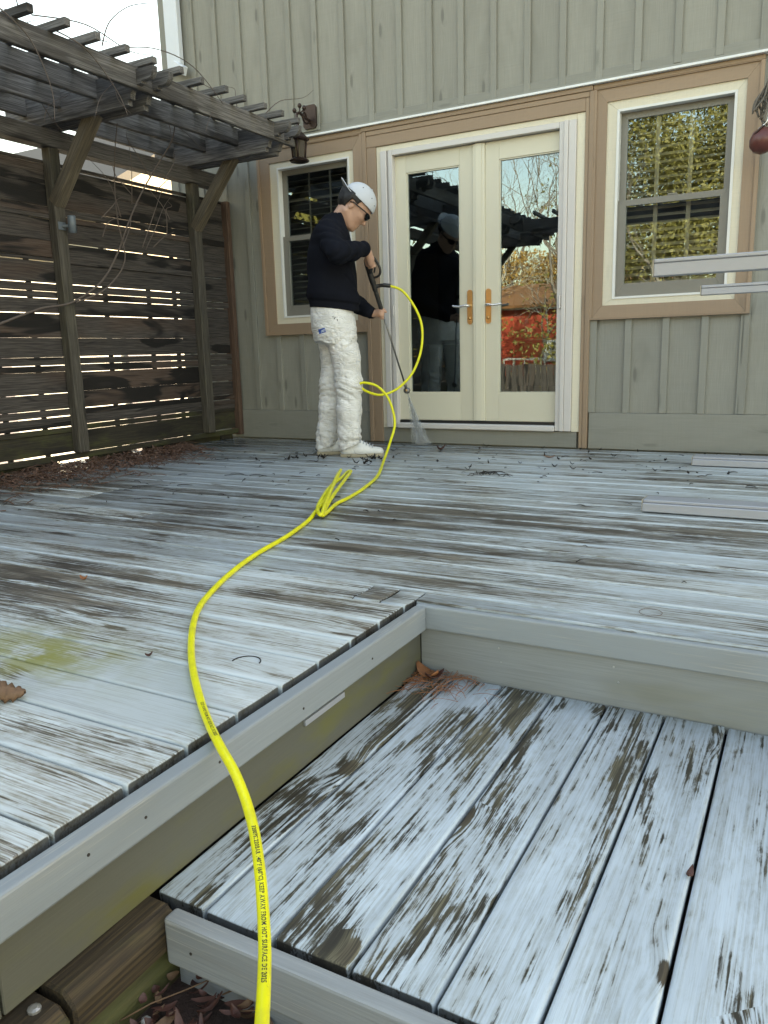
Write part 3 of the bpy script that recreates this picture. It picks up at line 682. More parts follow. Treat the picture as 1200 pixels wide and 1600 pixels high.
# head casing above the door: stepped tan mouldings
plank('head_casing', 'tan', (-3.155, WY - 0.048, 2.352), (-1.405, WY - 0.0007, 2.383), house, 'X', 0.003)
plank('head_casing', 'tan', (-4.158, WY - 0.036, 2.3475), (-3.156, WY - 0.0007, 2.383), house, 'X', 0.003)
plank('head_casing', 'tan', (-1.404, WY - 0.036, 2.3555), (-0.392, WY - 0.0007, 2.383), house, 'X', 0.003)
plank('head_casing', 'tan', (-3.118, WY - 0.040, 2.318), (-1.426, WY - 0.0007, 2.3515), house, 'X', 0.003)

fd = link('french_door', None, house, (-2.22, WY, 0.12)); fd['label'] = 'pair of cream glazed doors with brass handle plates'
plank('side_casing', 'tan', (-3.155, WY - 0.044, 0.004), (-3.120, WY - 0.0007, 2.351), fd, 'Z', 0.003)
plank('side_casing', 'tan', (-3.1195, WY - 0.036, 0.004), (-3.040, WY - 0.0007, 2.234), fd, 'Z', 0.003)
plank('side_casing', 'tan', (-1.452, WY - 0.036, 0.004), (-1.426, WY - 0.0007, 2.317), fd, 'Z', 0.003)
plank('side_casing', 'tan', (-1.4255, WY - 0.044, 0.004), (-1.392, WY - 0.0007, 2.351), fd, 'Z', 0.003)
plank('side_casing', 'tan', (-3.1195, WY - 0.036, 2.235), (-1.4525, WY - 0.0007, 2.317), fd, 'X', 0.003)
plank('cream_jamb', 'cream', (-3.039, WY - 0.024, 0.119), (-3.000, WY + 0.03, 2.234), fd, 'Z', 0.002)
plank('cream_jamb', 'cream', (-1.509, WY - 0.024, 0.119), (-1.453, WY + 0.03, 2.234), fd, 'Z', 0.002)
plank('cream_jamb', 'cream', (-2.9995, WY - 0.024, 2.197), (-1.5095, WY + 0.03, 2.2335), fd, 'X', 0.002)
for (a, b, d) in ((-2.9995, -2.951, 0.040), (-2.950, -2.936, 0.020), (-2.935, -2.902, 0.034), (-1.626, -1.592, 0.034), (-1.591, -1.562, 0.05), (-1.561, -1.5095, 0.042)):
    plank('screen_track', 'track', (a, WY - d, 0.122), (b, WY + 0.05, 2.196), fd, 'Z', 0.003)
plank('screen_track', 'track', (-2.901, WY - 0.034, 2.158), (-1.6265, WY + 0.05, 2.196), fd, 'X', 0.003)
plank('screen_pull', 'track', (-1.606, WY - 0.062, 0.98), (-1.594, WY - 0.0345, 1.07), fd, 'Z', 0.004)
plank('screen_catch', 'track', (-2.926, WY - 0.044, 0.99), (-2.912, WY - 0.0345, 1.07), fd, 'Z', 0.004)
plank('threshold', 'track', (-2.9005, WY - 0.052, 0.1185), (-1.627, WY + 0.06, 0.160), fd, 'X', 0.006)
plank('threshold_gap', 'black', (-2.9, WY + 0.0, 0.1605), (-1.63, WY + 0.03, 0.180), fd, 'X', 0)
DY = WY + 0.014
def leaf(x0, x1, gx0, gx1, label):
    for (a, b, z0, z1, ax) in ((x0, gx0, 0.182, 2.155, 'Z'), (gx1, x1, 0.182, 2.155, 'Z'), (gx0 + .0004, gx1 - .0004, 0.182, 0.392, 'X'), (gx0 + .0004, gx1 - .0004, 2.030, 2.155, 'X')):
        plank('door_stile' if ax == 'Z' else 'door_rail', 'door', (a, DY, z0), (b, DY + 0.045, z1), fd, ax, 0.0012)
    frame4(fd, 'glazing_bead', 'door', (gx0 + .0008, gx1 - .0008, 0.3928, 2.0292), (gx0 + 0.009, gx1 - 0.009, 0.401, 2.021), DY + 0.006, DY + 0.03)
    g = pane(fd, gx0, gx1, 0.393, 2.029, DY + 0.02); g['label'] = label
leaf(-2.905, -2.268, -2.812, -2.376, 'door pane reflecting the dark pergola'); leaf(-2.176, -1.545, -2.072, -1.628, 'door pane reflecting trees and a red house')
plank('astragal', 'door', (-2.2675, DY - 0.014, 0.184), (-2.1765, DY + 0.05, 2.154), fd, 'Z', 0.003)
plank('astragal', 'door', (-2.247, DY - 0.020, 0.185), (-2.197, DY - 0.0145, 2.153), fd, 'Z', 0.002)
def handle(cx, d):
    w, h = 0.020, 0.125
    poly = [(w * math.cos(a) , h - w + w * math.sin(a)) for a in np.linspace(0, math.pi, 9)] + [(w * math.cos(a), -h + w + w * math.sin(a)) for a in np.linspace(math.pi, 2 * math.pi, 9)]
    pl = poly_obj('handle_plate', 'brass', poly, (1, 0, 0), (0, 0, 1), (0, -1, 0), (cx, DY - 0.0005, 1.027), 0.009, fd)
    tube('door_lever', 'nickel', catmull([(cx, DY - 0.008, 1.035), (cx, DY - 0.05, 1.036), (cx + d * 0.02, DY - 0.058, 1.037), (cx + d * 0.06, DY - 0.058, 1.031), (cx + d * 0.105, DY - 0.056, 1.035), (cx + d * 0.118, DY - 0.055, 1.04)], 4), [0.011] * 5 + [0.0085] * 16, fd, 10)
    o = link('key_cylinder', mesh('key', *lathe([(0.011, 0), (0.011, 0.006), (0.007, 0.009)], 12), 'brass', True), fd, (cx, DY - 0.0095, 0.945), (R(90), 0, 0))
handle(-2.297, -1); handle(-2.150, 1)

# downspout and gutter elbow at the corner
ds = thing('downspout', 'pale blue-white downspout at the left corner of the house above the pergola', 'downspout', (-4.93, WY - 0.06, 3.06))
plank('spout_pipe', 'galv', (-5.005, WY - 0.078, 3.10), (-4.862, WY - 0.0225, 6.1), ds, 'Z', 0.006)
beam('spout_elbow', 'galv', (-4.93, WY - 0.06, 3.13), (-4.80, WY - 0.10, 3.055), 0.055, 0.07, ds)
# ================================================================== fence
FX = -4.545
fence = thing('slat_fence', 'dark weathered horizontal slat fence with uneven gaps under the pergola', 'fence', (FX, 3.0, 0))
gaps = [1.978, 1.854, 1.715, 1.670, 1.633, 1.496, 1.396, 1.366, 1.223, 1.172, 1.125, 1.027, 0.875, 0.740, 0.692, 0.644, 0.502, 0.390, 0.350, 0.300, 0.273, 0.237, 0.088]
posts_y = [-0.35, 1.03, 2.40, 3.77, 5.11]
bays = list(zip(posts_y[:-1], posts_y[1:])) + [(5.11, 5.505)]
for bi, (ya, yb) in enumerate(bays):
    dz = [random.uniform(-0.006, 0.006) for _ in gaps]; gw = [random.choice((0.0004, 0.0006, 0.0014, 0.002, 0.003, 0.004)) for _ in gaps]
    for i in range(len(gaps) - 1):
        zt = gaps[i] + dz[i] - gw[i]; zb = gaps[i + 1] + dz[i + 1] + gw[i + 1]
        if zt - zb < 0.008: continue
        x = FX + random.uniform(-0.003, 0.003) + (0.010 if zt - zb < 0.075 else 0.0)
        plank('fence_slat', 'fence_low' if i >= 20 else 'fence', (x, ya + 0.001, zb), (x + 0.022, yb - 0.001, zt), fence, 'Y', 0.002, 0.02)
plank('top_cap', 'fence', (FX - 0.01, -0.35, 1.981), (FX + 0.03, 5.50, 2.0), fence, 'Y', 0.003)
plank('bottom_rail', 'fence_low', (FX + 0.024, -0.35, 0.045), (FX + 0.060, 5.50, 0.084), fence, 'Y', 0.003)
for y in np.arange(-0.2, 5.5, 0.46): plank('spacer_block', 'fence_low', (FX - 0.01, y, 0.002), (FX + 0.03, y + 0.09, 0.044), fence, 'Y', 0.002)
for ya, yb in ((-0.35, 1.2), (1.3, 2.7), (2.78, 3.62), (3.9, 4.3), (4.55, 5.5)): plank('gap_blocker', 'fence_low', (FX - 0.034, ya, -0.02), (FX - 0.014, yb, 0.05), fence, 'Y', 0.002)  # added dark boards that block most of the bright strip under the fence
plank('end_post', 'endpost', (FX - 0.03, 5.506, 0.03), (FX + 0.075, 5.556, 2.0), fence, 'Z', 0.004)
for ya, yb in bays[:4]:                                                 # stiffeners on the far side that break the gaps
    for f in (0.30, 0.62, 0.83): plank('back_batten', 'fence', (FX - 0.03, ya + f * (yb - ya), 0.06), (FX - 0.006, ya + f * (yb - ya) + 0.03, 1.95), fence, 'Z', 0.002)

# ================================================================== pergola
perg = thing('pergola', 'weathered grey wooden pergola with scroll-cut arms over the slat fence', 'pergola', (-4.2, 2.6, 0))
for y in posts_y:
    plank('post', 'post', (-4.589 + 0.0, y - 0.045, 0.05), (-4.50, y + 0.045, 2.074), perg, 'Z', 0.006) if False else plank('post', 'post', (-4.5225, y - 0.042, 0.0855), (-4.445, y + 0.042, 2.074), perg, 'Z', 0.007)
plank('header_beam', 'pergola', (-4.545, -0.45, 2.076), (-4.44, 5.42, 2.186), perg, 'Y', 0.005)
def arm_outline():
    """cross arm with a scroll-cut end: a hook above a hollow above a step"""
    t = [(-1.31, 0.0), (-0.215, 0.0), (-0.215, 0.028), (-0.190, 0.030)]
    t += [(-0.120 + 0.070 * math.cos(a), 0.036 + 0.062 * math.sin(a)) for a in np.linspace(math.pi, math.pi * 0.5, 7)]
    t += [(-0.095, 0.098), (-0.095, 0.110)]
    t += [(-0.052 + 0.052 * math.cos(a), 0.158 + 0.046 * math.sin(a)) for a in np.linspace(-math.pi * 0.62, 0.0, 8)]
    t += [(0.002, 0.178), (-1.31, 0.178)]
    return t
for y in posts_y:
    for yo in (-0.083, 0.045):
        poly_obj('cross_arm', 'pergola', arm_outline(), (1, 0, 0), (0, 0, 1), (0, 1, 0), (-3.465, y + yo, 2.188), 0.038, perg)
    beam('brace', 'pergola_warm', (-4.475, y, 1.73), (-4.05, y, 2.22), 0.078, 0.085, perg, (0, 1, 0), 0.006)
rafters = [-3.615, -3.945, -4.262, -4.585]
for x in rafters: plank('rafter', 'pergola', (x - 0.019, -0.6, 2.262), (x + 0.019, 5.33, 2.385), perg, 'Y', 0.004)
k = 0
for i in range(-17, 12):
    y = 2.90 + 0.2066 * i
    xr = -3.472 + random.uniform(-0.012, 0.012)
    plank('purlin', 'pergola', (-4.72, y - 0.019, 2.3855), (xr, y + 0.019, 2.424 + random.uniform(-.002, .002)), perg, 'X', 0.003, 0.02)
# the wing that turns the corner over the steps behind the viewer
for y in (0.15, 0.62): plank('wing_beam', 'pergola', (-3.58, y - 0.02, 2.262), (2.6, y + 0.02, 2.40), perg, 'X', 0.004)
for i in range(24): plank('wing_purlin', 'pergola', (-3.35 + i * 0.25, -0.15, 2.4015), (-3.312 + i * 0.25, 0.95, 2.440), perg, 'Y', 0.003)
for x in (-2.9, -0.9, 1.1): poly_obj('wing_arm', 'pergola', arm_outline(), (0, 1, 0), (0, 0, 1), (1, 0, 0), (x, 1.0, 2.10), 0.04, perg)
plank('wing_post', 'post', (2.5, 0.12, -0.7), (2.59, 0.65, 2.26), perg, 'Z', 0.006)

# small lamp can on the near post
sp = thing('post_spotlight', 'small blue-grey cylinder lamp clamped to the fence post', 'lamp', (-4.445, 3.77, 1.58))
o = link('lamp_can', mesh('can', *lathe([(0.020, -0.055), (0.026, -0.05), (0.026, 0.05), (0.020, 0.056)], 14), 'spot', True), sp, (-4.385, 3.80, 1.60), (0.08, 0.12, 0))
beam('lamp_bracket', 'spot', (-4.444, 3.765, 1.59), (-4.40, 3.79, 1.59), 0.018, 0.018, sp); plank('lamp_clamp', 'spot', (-4.4445, 3.735, 1.565), (-4.437, 3.795, 1.615), sp, 'Y', 0.002)

# wall lantern beside the end of the pergola
ln = thing('wall_lantern', 'dark bronze wall lantern on a sage block at the end of the pergola', 'lantern', (-3.60, WY, 2.5))
plank('mounting_block', 'sage_trim', (-3.70, WY - 0.034, 2.43), (-3.53, WY - 0.0205, 2.63), ln, 'Z', 0.003)
poly_obj('backplate', 'bronze', [(-.045, -.085), (.045, -.085), (.06, -.065), (.06, .065), (.045, .085), (-.045, .085), (-.06, .065), (-.06, -.065)], (1, 0, 0), (0, 0, 1), (0, -1, 0), (-3.61, WY - 0.0345, 2.53), 0.018, ln)
tube('lantern_arm', 'bronze', catmull([(-3.61, WY - 0.05, 2.50), (-3.61, WY - 0.12, 2.51), (-3.61, WY - 0.19, 2.525), (-3.605, WY - 0.235, 2.50), (-3.60, WY - 0.235, 2.46), (-3.60, WY - 0.235, 2.42)], 6), 0.011, ln, 8)
tube('lantern_scroll', 'bronze', catmull([(-3.61, WY - 0.05, 2.49), (-3.61, WY - 0.11, 2.47), (-3.61, WY - 0.15, 2.51), (-3.61, WY - 0.12, 2.545), (-3.61, WY - 0.095, 2.52)], 6), 0.008, ln, 8)
for dx, dz in ((0, 0.062), (-0.05, 0.035), (0.04, 0.04)):
    link('finial', mesh('ball', *lathe([(0.004, -.02), (0.012, -.012), (0.017, 0), (0.012, .012), (0.003, .018)], 12), 'bronze', True), ln, (-3.605 + dx, WY - 0.19, 2.515 + dz))
    tube('finial_stem', 'bronze', [(-3.607, WY - 0.19, 2.52), (-3.605 + dx, WY - 0.19, 2.505 + dz)], 0.005, ln, 6)
LZ = 2.165
link('lantern_base', mesh('lb', *lathe([(0.02, -0.012), (0.072, 0.0), (0.080, 0.010), (0.055, 0.026)], 8), 'bronze'), ln, (-3.60, WY - 0.235, LZ))
link('lantern_glass', mesh('lg', *lathe([(0.040, 0), (0.055, 0.12)], 8), 'frost'), ln, (-3.60, WY - 0.235, LZ + 0.027))
for a in range(4):
    c, s = math.cos(a * math.pi / 2 + .4), math.sin(a * math.pi / 2 + .4)
    tube('lantern_bar', 'bronze', [(-3.60 + 0.046 * c, WY - 0.235 + 0.046 * s, LZ + 0.02), (-3.60 + 0.062 * c, WY - 0.235 + 0.062 * s, LZ + 0.15)], 0.007, ln, 6)
link('lantern_roof', mesh('lr', *lathe([(0.060, 0), (0.078, 0.006), (0.085, 0.016), (0.05, 0.05), (0.022, 0.075), (0.014, 0.11), (0.01, 0.13)], 8), 'bronze'), ln, (-3.60, WY - 0.235, LZ + 0.147))

# hanging pot at the right edge
hp = thing('hanging_pot', 'round dark red hanging pot with grey dried stems beside the right window', 'hanging pot', (-0.335, 5.30, 1.78))
prof = [(0.010, 0.0), (0.040, 0.006), (0.068, 0.03), (0.078, 0.065), (0.068, 0.10), (0.045, 0.125), (0.038, 0.132)]
link('pot_body', mesh('pot', *lathe(prof, 24), 'gourd', True), hp, (-0.335, 5.30, 1.785), (0.0, -0.35, 0))
tube('pot_rim', 'bronze', [Vector((-0.385 + 0.055 * math.cos(a) * 0.5, 5.30 + 0.055 * math.sin(a), 1.895 + 0.030 * math.cos(a) )) for a in np.linspace(0, 6.28, 24)], 0.006, hp, 6)
tube('hanger_wire', 'nickel', catmull([(-0.40, 5.29, 1.87), (-0.385, 5.28, 1.91), (-0.345, 5.27, 1.94), (-0.335, 5.28, 2.0), (-0.315, 5.29, 2.12), (-0.295, 5.30, 2.3), (-0.28, 5.4, 2.42), (-0.28, 5.55, 2.45)], 5), 0.004, hp, 6)
parts = []
for i in range(26):
    a = random.uniform(-0.025, 0.05); b = random.uniform(-0.05, 0.05)
    L = random.uniform(0.16, 0.32); x0 = -0.335 + a
    pth = catmull([(x0 + .012, 5.30 + b * .4, 2.25), (x0 + random.uniform(-.02, .012), 5.30 + b, 2.25 - L * .4), (x0 - 0.035 + random.uniform(-.03, .02), 5.30 + b, 2.25 - L * .75), (x0 - 0.045 + random.uniform(-.035, .03), 5.30 + b, 2.25 - L)], 4)
    parts.append(tube_data(pth, random.uniform(0.003, 0.007), 5))
v, f = merge(parts); base = WPOS[hp]; link('dried_stems', mesh('stems', [p - base for p in v], f, 'rope', True), hp, base)

# aluminium frame, a C-shaped sled furniture frame whose uprights stand outside the picture
al = thing('aluminium_frame', 'aluminium sled-base furniture frame reaching in from the right edge', 'furniture frame', (0.3, 4.2, 0))
for (y, w, zt, zb, xl) in ((3.49, 0.062, 0.993, 1.045, -0.622), (4.94, 0.062, 0.986, 1.024, -0.612)):
    plank('arm_rail', 'alu', (xl + 0.005, y - 0.0, zt), (0.42, y + w, zb), al, 'X', 0.003)
    plank('arm_rail_lip', 'alu', (xl + 0.006, y - 0.004, zb + 0.0005), (0.42, y + w + 0.004, zb + 0.016), al, 'X', 0.003)
    plank('end_cap', 'alu_cap', (xl, y - 0.002, zt - 0.001), (xl + 0.0048, y + w + 0.002, zb + 0.015), al, 'Z', 0.001)
for (y, w, xl) in ((3.46, 0.13, -0.625), (4.92, 0.15, -0.61)):
    plank('floor_rail', 'alu', (xl + 0.005, y, 0.004), (0.42, y + w, 0.042), al, 'X', 0.003)
    plank('floor_rail_lip', 'alu', (xl + 0.006, y + 0.012, 0.0425), (0.42, y + w - 0.012, 0.056), al, 'X', 0.003)
    plank('end_cap', 'alu_cap', (xl, y + 0.012, 0.004), (xl + 0.0048, y + w - 0.012, 0.055), al, 'Y', 0.001)
for y in (3.50, 4.95): plank('upright', 'alu', (0.36, y, 0.057), (0.42, y + 0.05, 0.985), al, 'Z', 0.003)
plank('cross_rail', 'alu', (0.365, 3.5505, 0.46), (0.415, 4.9495, 0.52), al, 'Y', 0.003)
# ================================================================== implicit-surface modelling for the figure
def surface_nets(fn, lo, hi, h):
    lo = np.array(lo, float); hi = np.array(hi, float)
    n = np.ceil((hi - lo) / h).astype(int) + 1
    ax = [lo[i] + h * np.arange(n[i]) for i in range(3)]
    B = 8; nb = [int(math.ceil(k / B)) for k in n]
    C = np.meshgrid(*[lo[i] + h * (B * np.arange(nb[i]) + (B - 1) / 2) for i in range(3)], indexing='ij'); Dc = fn(*C)
    D = np.repeat(np.repeat(np.repeat(Dc, B, 0), B, 1), B, 2)[:n[0], :n[1], :n[2]].copy()
    act_b = np.argwhere(np.abs(Dc) < h * B * 1.5 + 0.02)
    if len(act_b):
        off = np.stack(np.meshgrid(*[np.arange(B)] * 3, indexing='ij'), -1).reshape(-1, 3)
        for q in range(0, len(act_b), 400):
            ii = (act_b[q:q + 400, None, :] * B + off[None]).reshape(-1, 3); ii = ii[(ii < n).all(1)]
            D[ii[:, 0], ii[:, 1], ii[:, 2]] = fn(*[lo[i] + h * ii[:, i] for i in range(3)])
    S = D < 0
    corner = [(i, j, k) for i in (0, 1) for j in (0, 1) for k in (0, 1)]
    sl = lambda A, o: A[o[0]:n[0] - 1 + o[0], o[1]:n[1] - 1 + o[1], o[2]:n[2] - 1 + o[2]]
    cnt = sum(sl(S, o).astype(np.int8) for o in corner)
    act = (cnt > 0) & (cnt < 8)
    idx = -np.ones(act.shape, int); idx[act] = np.arange(act.sum())
    I, J, K = np.nonzero(act)
    acc = np.zeros((len(I), 3)); num = np.zeros(len(I))
    for a in corner:
        for b in corner:
            if sum(abs(a[i] - b[i]) for i in range(3)) != 1 or a > b: continue
            da = D[I + a[0], J + a[1], K + a[2]]; db = D[I + b[0], J + b[1], K + b[2]]
            m = (da < 0) != (db < 0)
            t = np.where(m, da / np.where(m, da - db, 1.0), 0)
            p = np.array(a)[None, :] + t[:, None] * (np.array(b) - np.array(a))[None, :]
            acc[m] += p[m]; num[m] += 1
    V = lo + h * (np.stack([I, J, K], 1) + acc / num[:, None])
    F = []
    for d in range(3):
        u, w = (d + 1) % 3, (d + 2) % 3
        a = [slice(None)] * 3; b = [slice(None)] * 3; a[d] = slice(0, n[d] - 1); b[d] = slice(1, n[d])
        cr = S[tuple(a)] != S[tuple(b)]; sgn = S[tuple(a)]
        E_ = np.array(np.nonzero(cr)).T
        ok = (E_[:, u] > 0) & (E_[:, w] > 0) & (E_[:, u] < n[u] - 1) & (E_[:, w] < n[w] - 1); E_ = E_[ok]
        sg = sgn[tuple(E_.T)]
        def c(du, dw):
            Q = E_.copy(); Q[:, u] += du; Q[:, w] += dw; return idx[tuple(Q.T)]
        q = np.stack([c(-1, -1), c(0, -1), c(0, 0), c(-1, 0)], 1)
        q[~sg] = q[~sg][:, ::-1]; F.append(q)
    return V, np.concatenate(F)
def sdf_mesh(name, fn, lo, hi, h, mat):
    V, F = surface_nets(fn, lo, hi, h)
    me = mesh(name, V.tolist(), F.tolist(), mat, True); return me
def rcone(P, a, b, r1, r2, sc=(1, 1, 1)):
    sc = np.array(sc, float); a = np.array(a) * sc; b = np.array(b) * sc
    p = [P[i] * sc[i] for i in range(3)]; ba = b - a; L = (ba * ba).sum()
    t = np.clip(sum((p[i] - a[i]) * ba[i] for i in range(3)) / L, 0, 1)
    return np.sqrt(sum((p[i] - a[i] - t * ba[i]) ** 2 for i in range(3))) - (r1 + (r2 - r1) * t)
def ellip(P, c, r, A=None):
    q = [P[i] - c[i] for i in range(3)]
    if A is not None: q = [sum(A[k][i] * q[i] for i in range(3)) for k in range(3)]
    k = np.sqrt(sum((q[i] / r[i]) ** 2 for i in range(3))); return (k - 1) * min(r)
def smin(a, b, k=0.03):
    h = np.clip(0.5 + 0.5 * (b - a) / k, 0, 1); return b + (a - b) * h - k * h * (1 - h)
def chain(P, pts, k=0.02, sc=(1, 1, 1)):
    d = None
    for (a, b) in zip(pts[:-1], pts[1:]):
        e = rcone(P, a[:3], b[:3], a[3], b[3], sc); d = e if d is None else smin(d, e, k)
    return d
def wob(X, Y, Z, f, s=0.0):
    return (np.sin(f * X + 1.3 * np.sin(f * .7 * Z + s)) + np.sin(f * 1.1 * Y + s + 1.7 * np.sin(f * .6 * X)) + np.sin(f * .9 * Z + 2 * s + 1.1 * np.sin(f * .8 * Y))) / 3
def interp(z, zs, vs): return np.interp(z, zs, vs)

# ================================================================== the man  (local X = the way he faces, Y = his left, Z up)
PA = math.atan2(0.527, 0.85)
man = thing('person', 'man in navy sweatshirt, white work trousers and backward cap holding a spray wand', 'person', (-2.93, 4.75, 0)); man.rotation_euler = (0, 0, PA)
def mpart(name, me, parent=None):
    o = bpy.data.objects.new(name, me); COL.objects.link(o); o.parent = parent or man; return o
def mworld(p):
    c, s = math.cos(PA), math.sin(PA); return Vector((-2.93 + p[0] * c - p[1] * s, 4.75 + p[0] * s + p[1] * c, p[2]))

# head frame: e = ear, u = crown direction, f = face direction
EAR = np.array([0.108, 0.0, 1.676]); U_ = np.array([0.80, 0.0, 0.60]); F_ = np.array([0.60, 0.0, -0.80]); S_ = np.array([0.0, 1.0, 0.0])
def H(f, s, u): return EAR + f * F_ + s * S_ + u * U_
HA = [F_, S_, U_]
SH_R, EL_R, WR_R = (-0.055, -0.165, 1.485), (0.010, -0.370, 1.345), (0.190, -0.115, 1.398)
SH_L, EL_L, WR_L = (-0.045, 0.165, 1.485), (0.010, 0.235, 1.150), (0.245, 0.085, 0.985)
def body_sdf(X, Y, Z):
    P = (X, Y, Z)
    d = ellip(P, H(0.0, 0, 0.062), (0.108, 0.080, 0.112), HA)                     # skull
    d = smin(d, ellip(P, H(0.058, 0, -0.012), (0.066, 0.060, 0.090), HA), 0.035)  # face
    d = smin(d, rcone(P, H(0.095, 0, -0.075), H(0.108, 0, -0.078), 0.024, 0.020), 0.030)   # chin
    for s in (-1, 1):
        d = smin(d, rcone(P, H(0.0, s * 0.056, -0.045), H(0.085, s * 0.024, -0.078), 0.022, 0.016), 0.03)   # jaw
        d = smin(d, ellip(P, H(0.082, s * 0.036, 0.012), (0.026, 0.022, 0.02), HA), 0.02)       # cheek
        d = smin(d, ellip(P, H(-0.002, s * 0.076, 0.008), (0.017, 0.008, 0.029), HA), 0.006)    # ear
        d = np.maximum(d, -ellip(P, H(0.108, s * 0.030, 0.050), (0.018, 0.017, 0.012), HA))     # eye socket
    d = smin(d, rcone(P, H(0.112, 0, 0.046), H(0.136, 0, 0.006), 0.010, 0.013), 0.012)          # nose
    d = smin(d, ellip(P, H(0.118, 0, -0.038), (0.012, 0.024, 0.007), HA), 0.008)                # lips
    d = smin(d, ellip(P, H(0.116, 0, -0.054), (0.012, 0.022, 0.007), HA), 0.008)
    d = smin(d, rcone(P, (-0.02, 0, 1.54), H(-0.02, 0, -0.01), 0.060, 0.056), 0.025)            # neck
    d = smin(d, ellip(P, (-0.04, 0, 1.45), (0.10, 0.17, 0.10)), 0.04)                           # shoulders under the shirt
    # arms inside the sleeves
    for a, b, c in ((SH_R, EL_R, WR_R), (SH_L, EL_L, WR_L)):
        d = smin(d, chain(P, [(*a, 0.045), (*b, 0.036), (*c, 0.026)], 0.02), 0.02)
    d = smin(d, chain(P, [(-0.04, 0, 1.45, 0.10), (-0.03, 0, 1.10, 0.11), (-0.04, 0, 0.95, 0.11)], 0.03), 0.05)
    for s, k in ((-1, 0.0), (1, 0.0)):
        leg = [(-0.03, -0.08, 0.93, 0.08), (0.045, -0.11, 0.50, 0.055), (0.03, -0.135, 0.07, 0.04)] if s < 0 else [(-0.05, 0.075, 0.93, 0.08), (-0.06, 0.08, 0.50, 0.055), (-0.125, 0.065, 0.07, 0.04)]
        d = smin(d, chain(P, leg, 0.02), 0.03)
    return d
def hand_sdf(P, palm, fingers, thumb):
    d = chain(P, palm, 0.012)
    for f in fingers: d = smin(d, chain(P, f, 0.004), 0.005)
    return smin(d, chain(P, thumb, 0.004), 0.006)
# the lance runs from T to N
T_ = np.array([0.205, -0.030, 1.310]); N_ = np.array([0.480, 0.200, 0.435])
def L_(t): return T_ + t * (N_ - T_)
LD = (N_ - T_) / np.linalg.norm(N_ - T_)
def ring_fingers(c, axis, start, rad, tips, length, r0=0.0085, sweep=(0.0, 1.0, 2.0, 2.9)):
    """four fingers curled round an axis through c; start = unit vector from the axis toward the knuckles"""
    axis = np.array(axis, float); axis /= np.linalg.norm(axis); s = np.array(start, float); s -= axis * s.dot(axis); s /= np.linalg.norm(s); w = np.cross(axis, s)
    out = []
    for i in range(4):
        o = c + axis * (length * (i - 1.5)); ln = (0.95, 1.0, 0.97, 0.82)[i]; f = []
        for j, a in enumerate(sweep):
            aa = a * ln * tips; rr = rad * (1.35, 1.3, 1.12, 1.0)[j]
            p = o + rr * (s * math.cos(aa) + w * math.sin(aa)); f.append((*p, r0 * (1.1, 1.0, 0.92, 0.8)[j]))
        out.append(f)
    return out
GR = np.array([0.232, -0.045, 1.315]); GA = np.array([0.30, 0.15, -0.95])              # pistol grip
def rhand(P):
    fg = ring_fingers(GR, GA, (0.45, -0.85, 0.35), 0.022, 1.0, 0.0185)
    return hand_sdf(P, [(*WR_R, 0.026), (0.212, -0.098, 1.368, 0.027), (0.226, -0.082, 1.332, 0.026), (0.228, -0.076, 1.306, 0.022)],
                    fg, [(0.206, -0.088, 1.360, 0.014), (0.197, -0.062, 1.328, 0.012), (0.205, -0.040, 1.300, 0.0105), (0.217, -0.028, 1.282, 0.009)])
GL = L_(0.375)
def lhand(P):
    fg = ring_fingers(GL, LD, (-0.35, -0.75, 0.4), 0.019, 1.0, 0.0175, sweep=(0.0, 0.9, 1.9, 2.8))
    return hand_sdf(P, [(*WR_L, 0.025), (0.272, 0.070, 0.984, 0.025), (0.293, 0.046, 0.985, 0.022), (0.300, 0.040, 0.972, 0.020)],
                    fg, [(0.276, 0.064, 0.997, 0.014), (0.300, 0.052, 1.012, 0.012), (0.318, 0.044, 1.004, 0.0105), (0.330, 0.040, 0.992, 0.009)])
def full_body(X, Y, Z):
    P = (X, Y, Z); return smin(smin(body_sdf(X, Y, Z), rhand(P), 0.012), lhand(P), 0.012)
def join_sdf(name, mat, *pieces):
    """one mesh from implicit functions sampled in boxes"""
    parts = []
    for fn, lo, hi, h in pieces:
        V, F = surface_nets(fn, lo, hi, h); parts.append((V.tolist(), F.tolist()))
    v, f = merge(parts); return mesh(name, v, f, mat, True)
# head, neck and hands show; everything is one field, sampled once as one continuous body
body = mpart('body', sdf_mesh('body', full_body, (-0.28, -0.46, 0.02), (0.42, 0.30, 1.90), 0.0048, 'skin'))
body['label'] = 'skin of face, neck and hands'

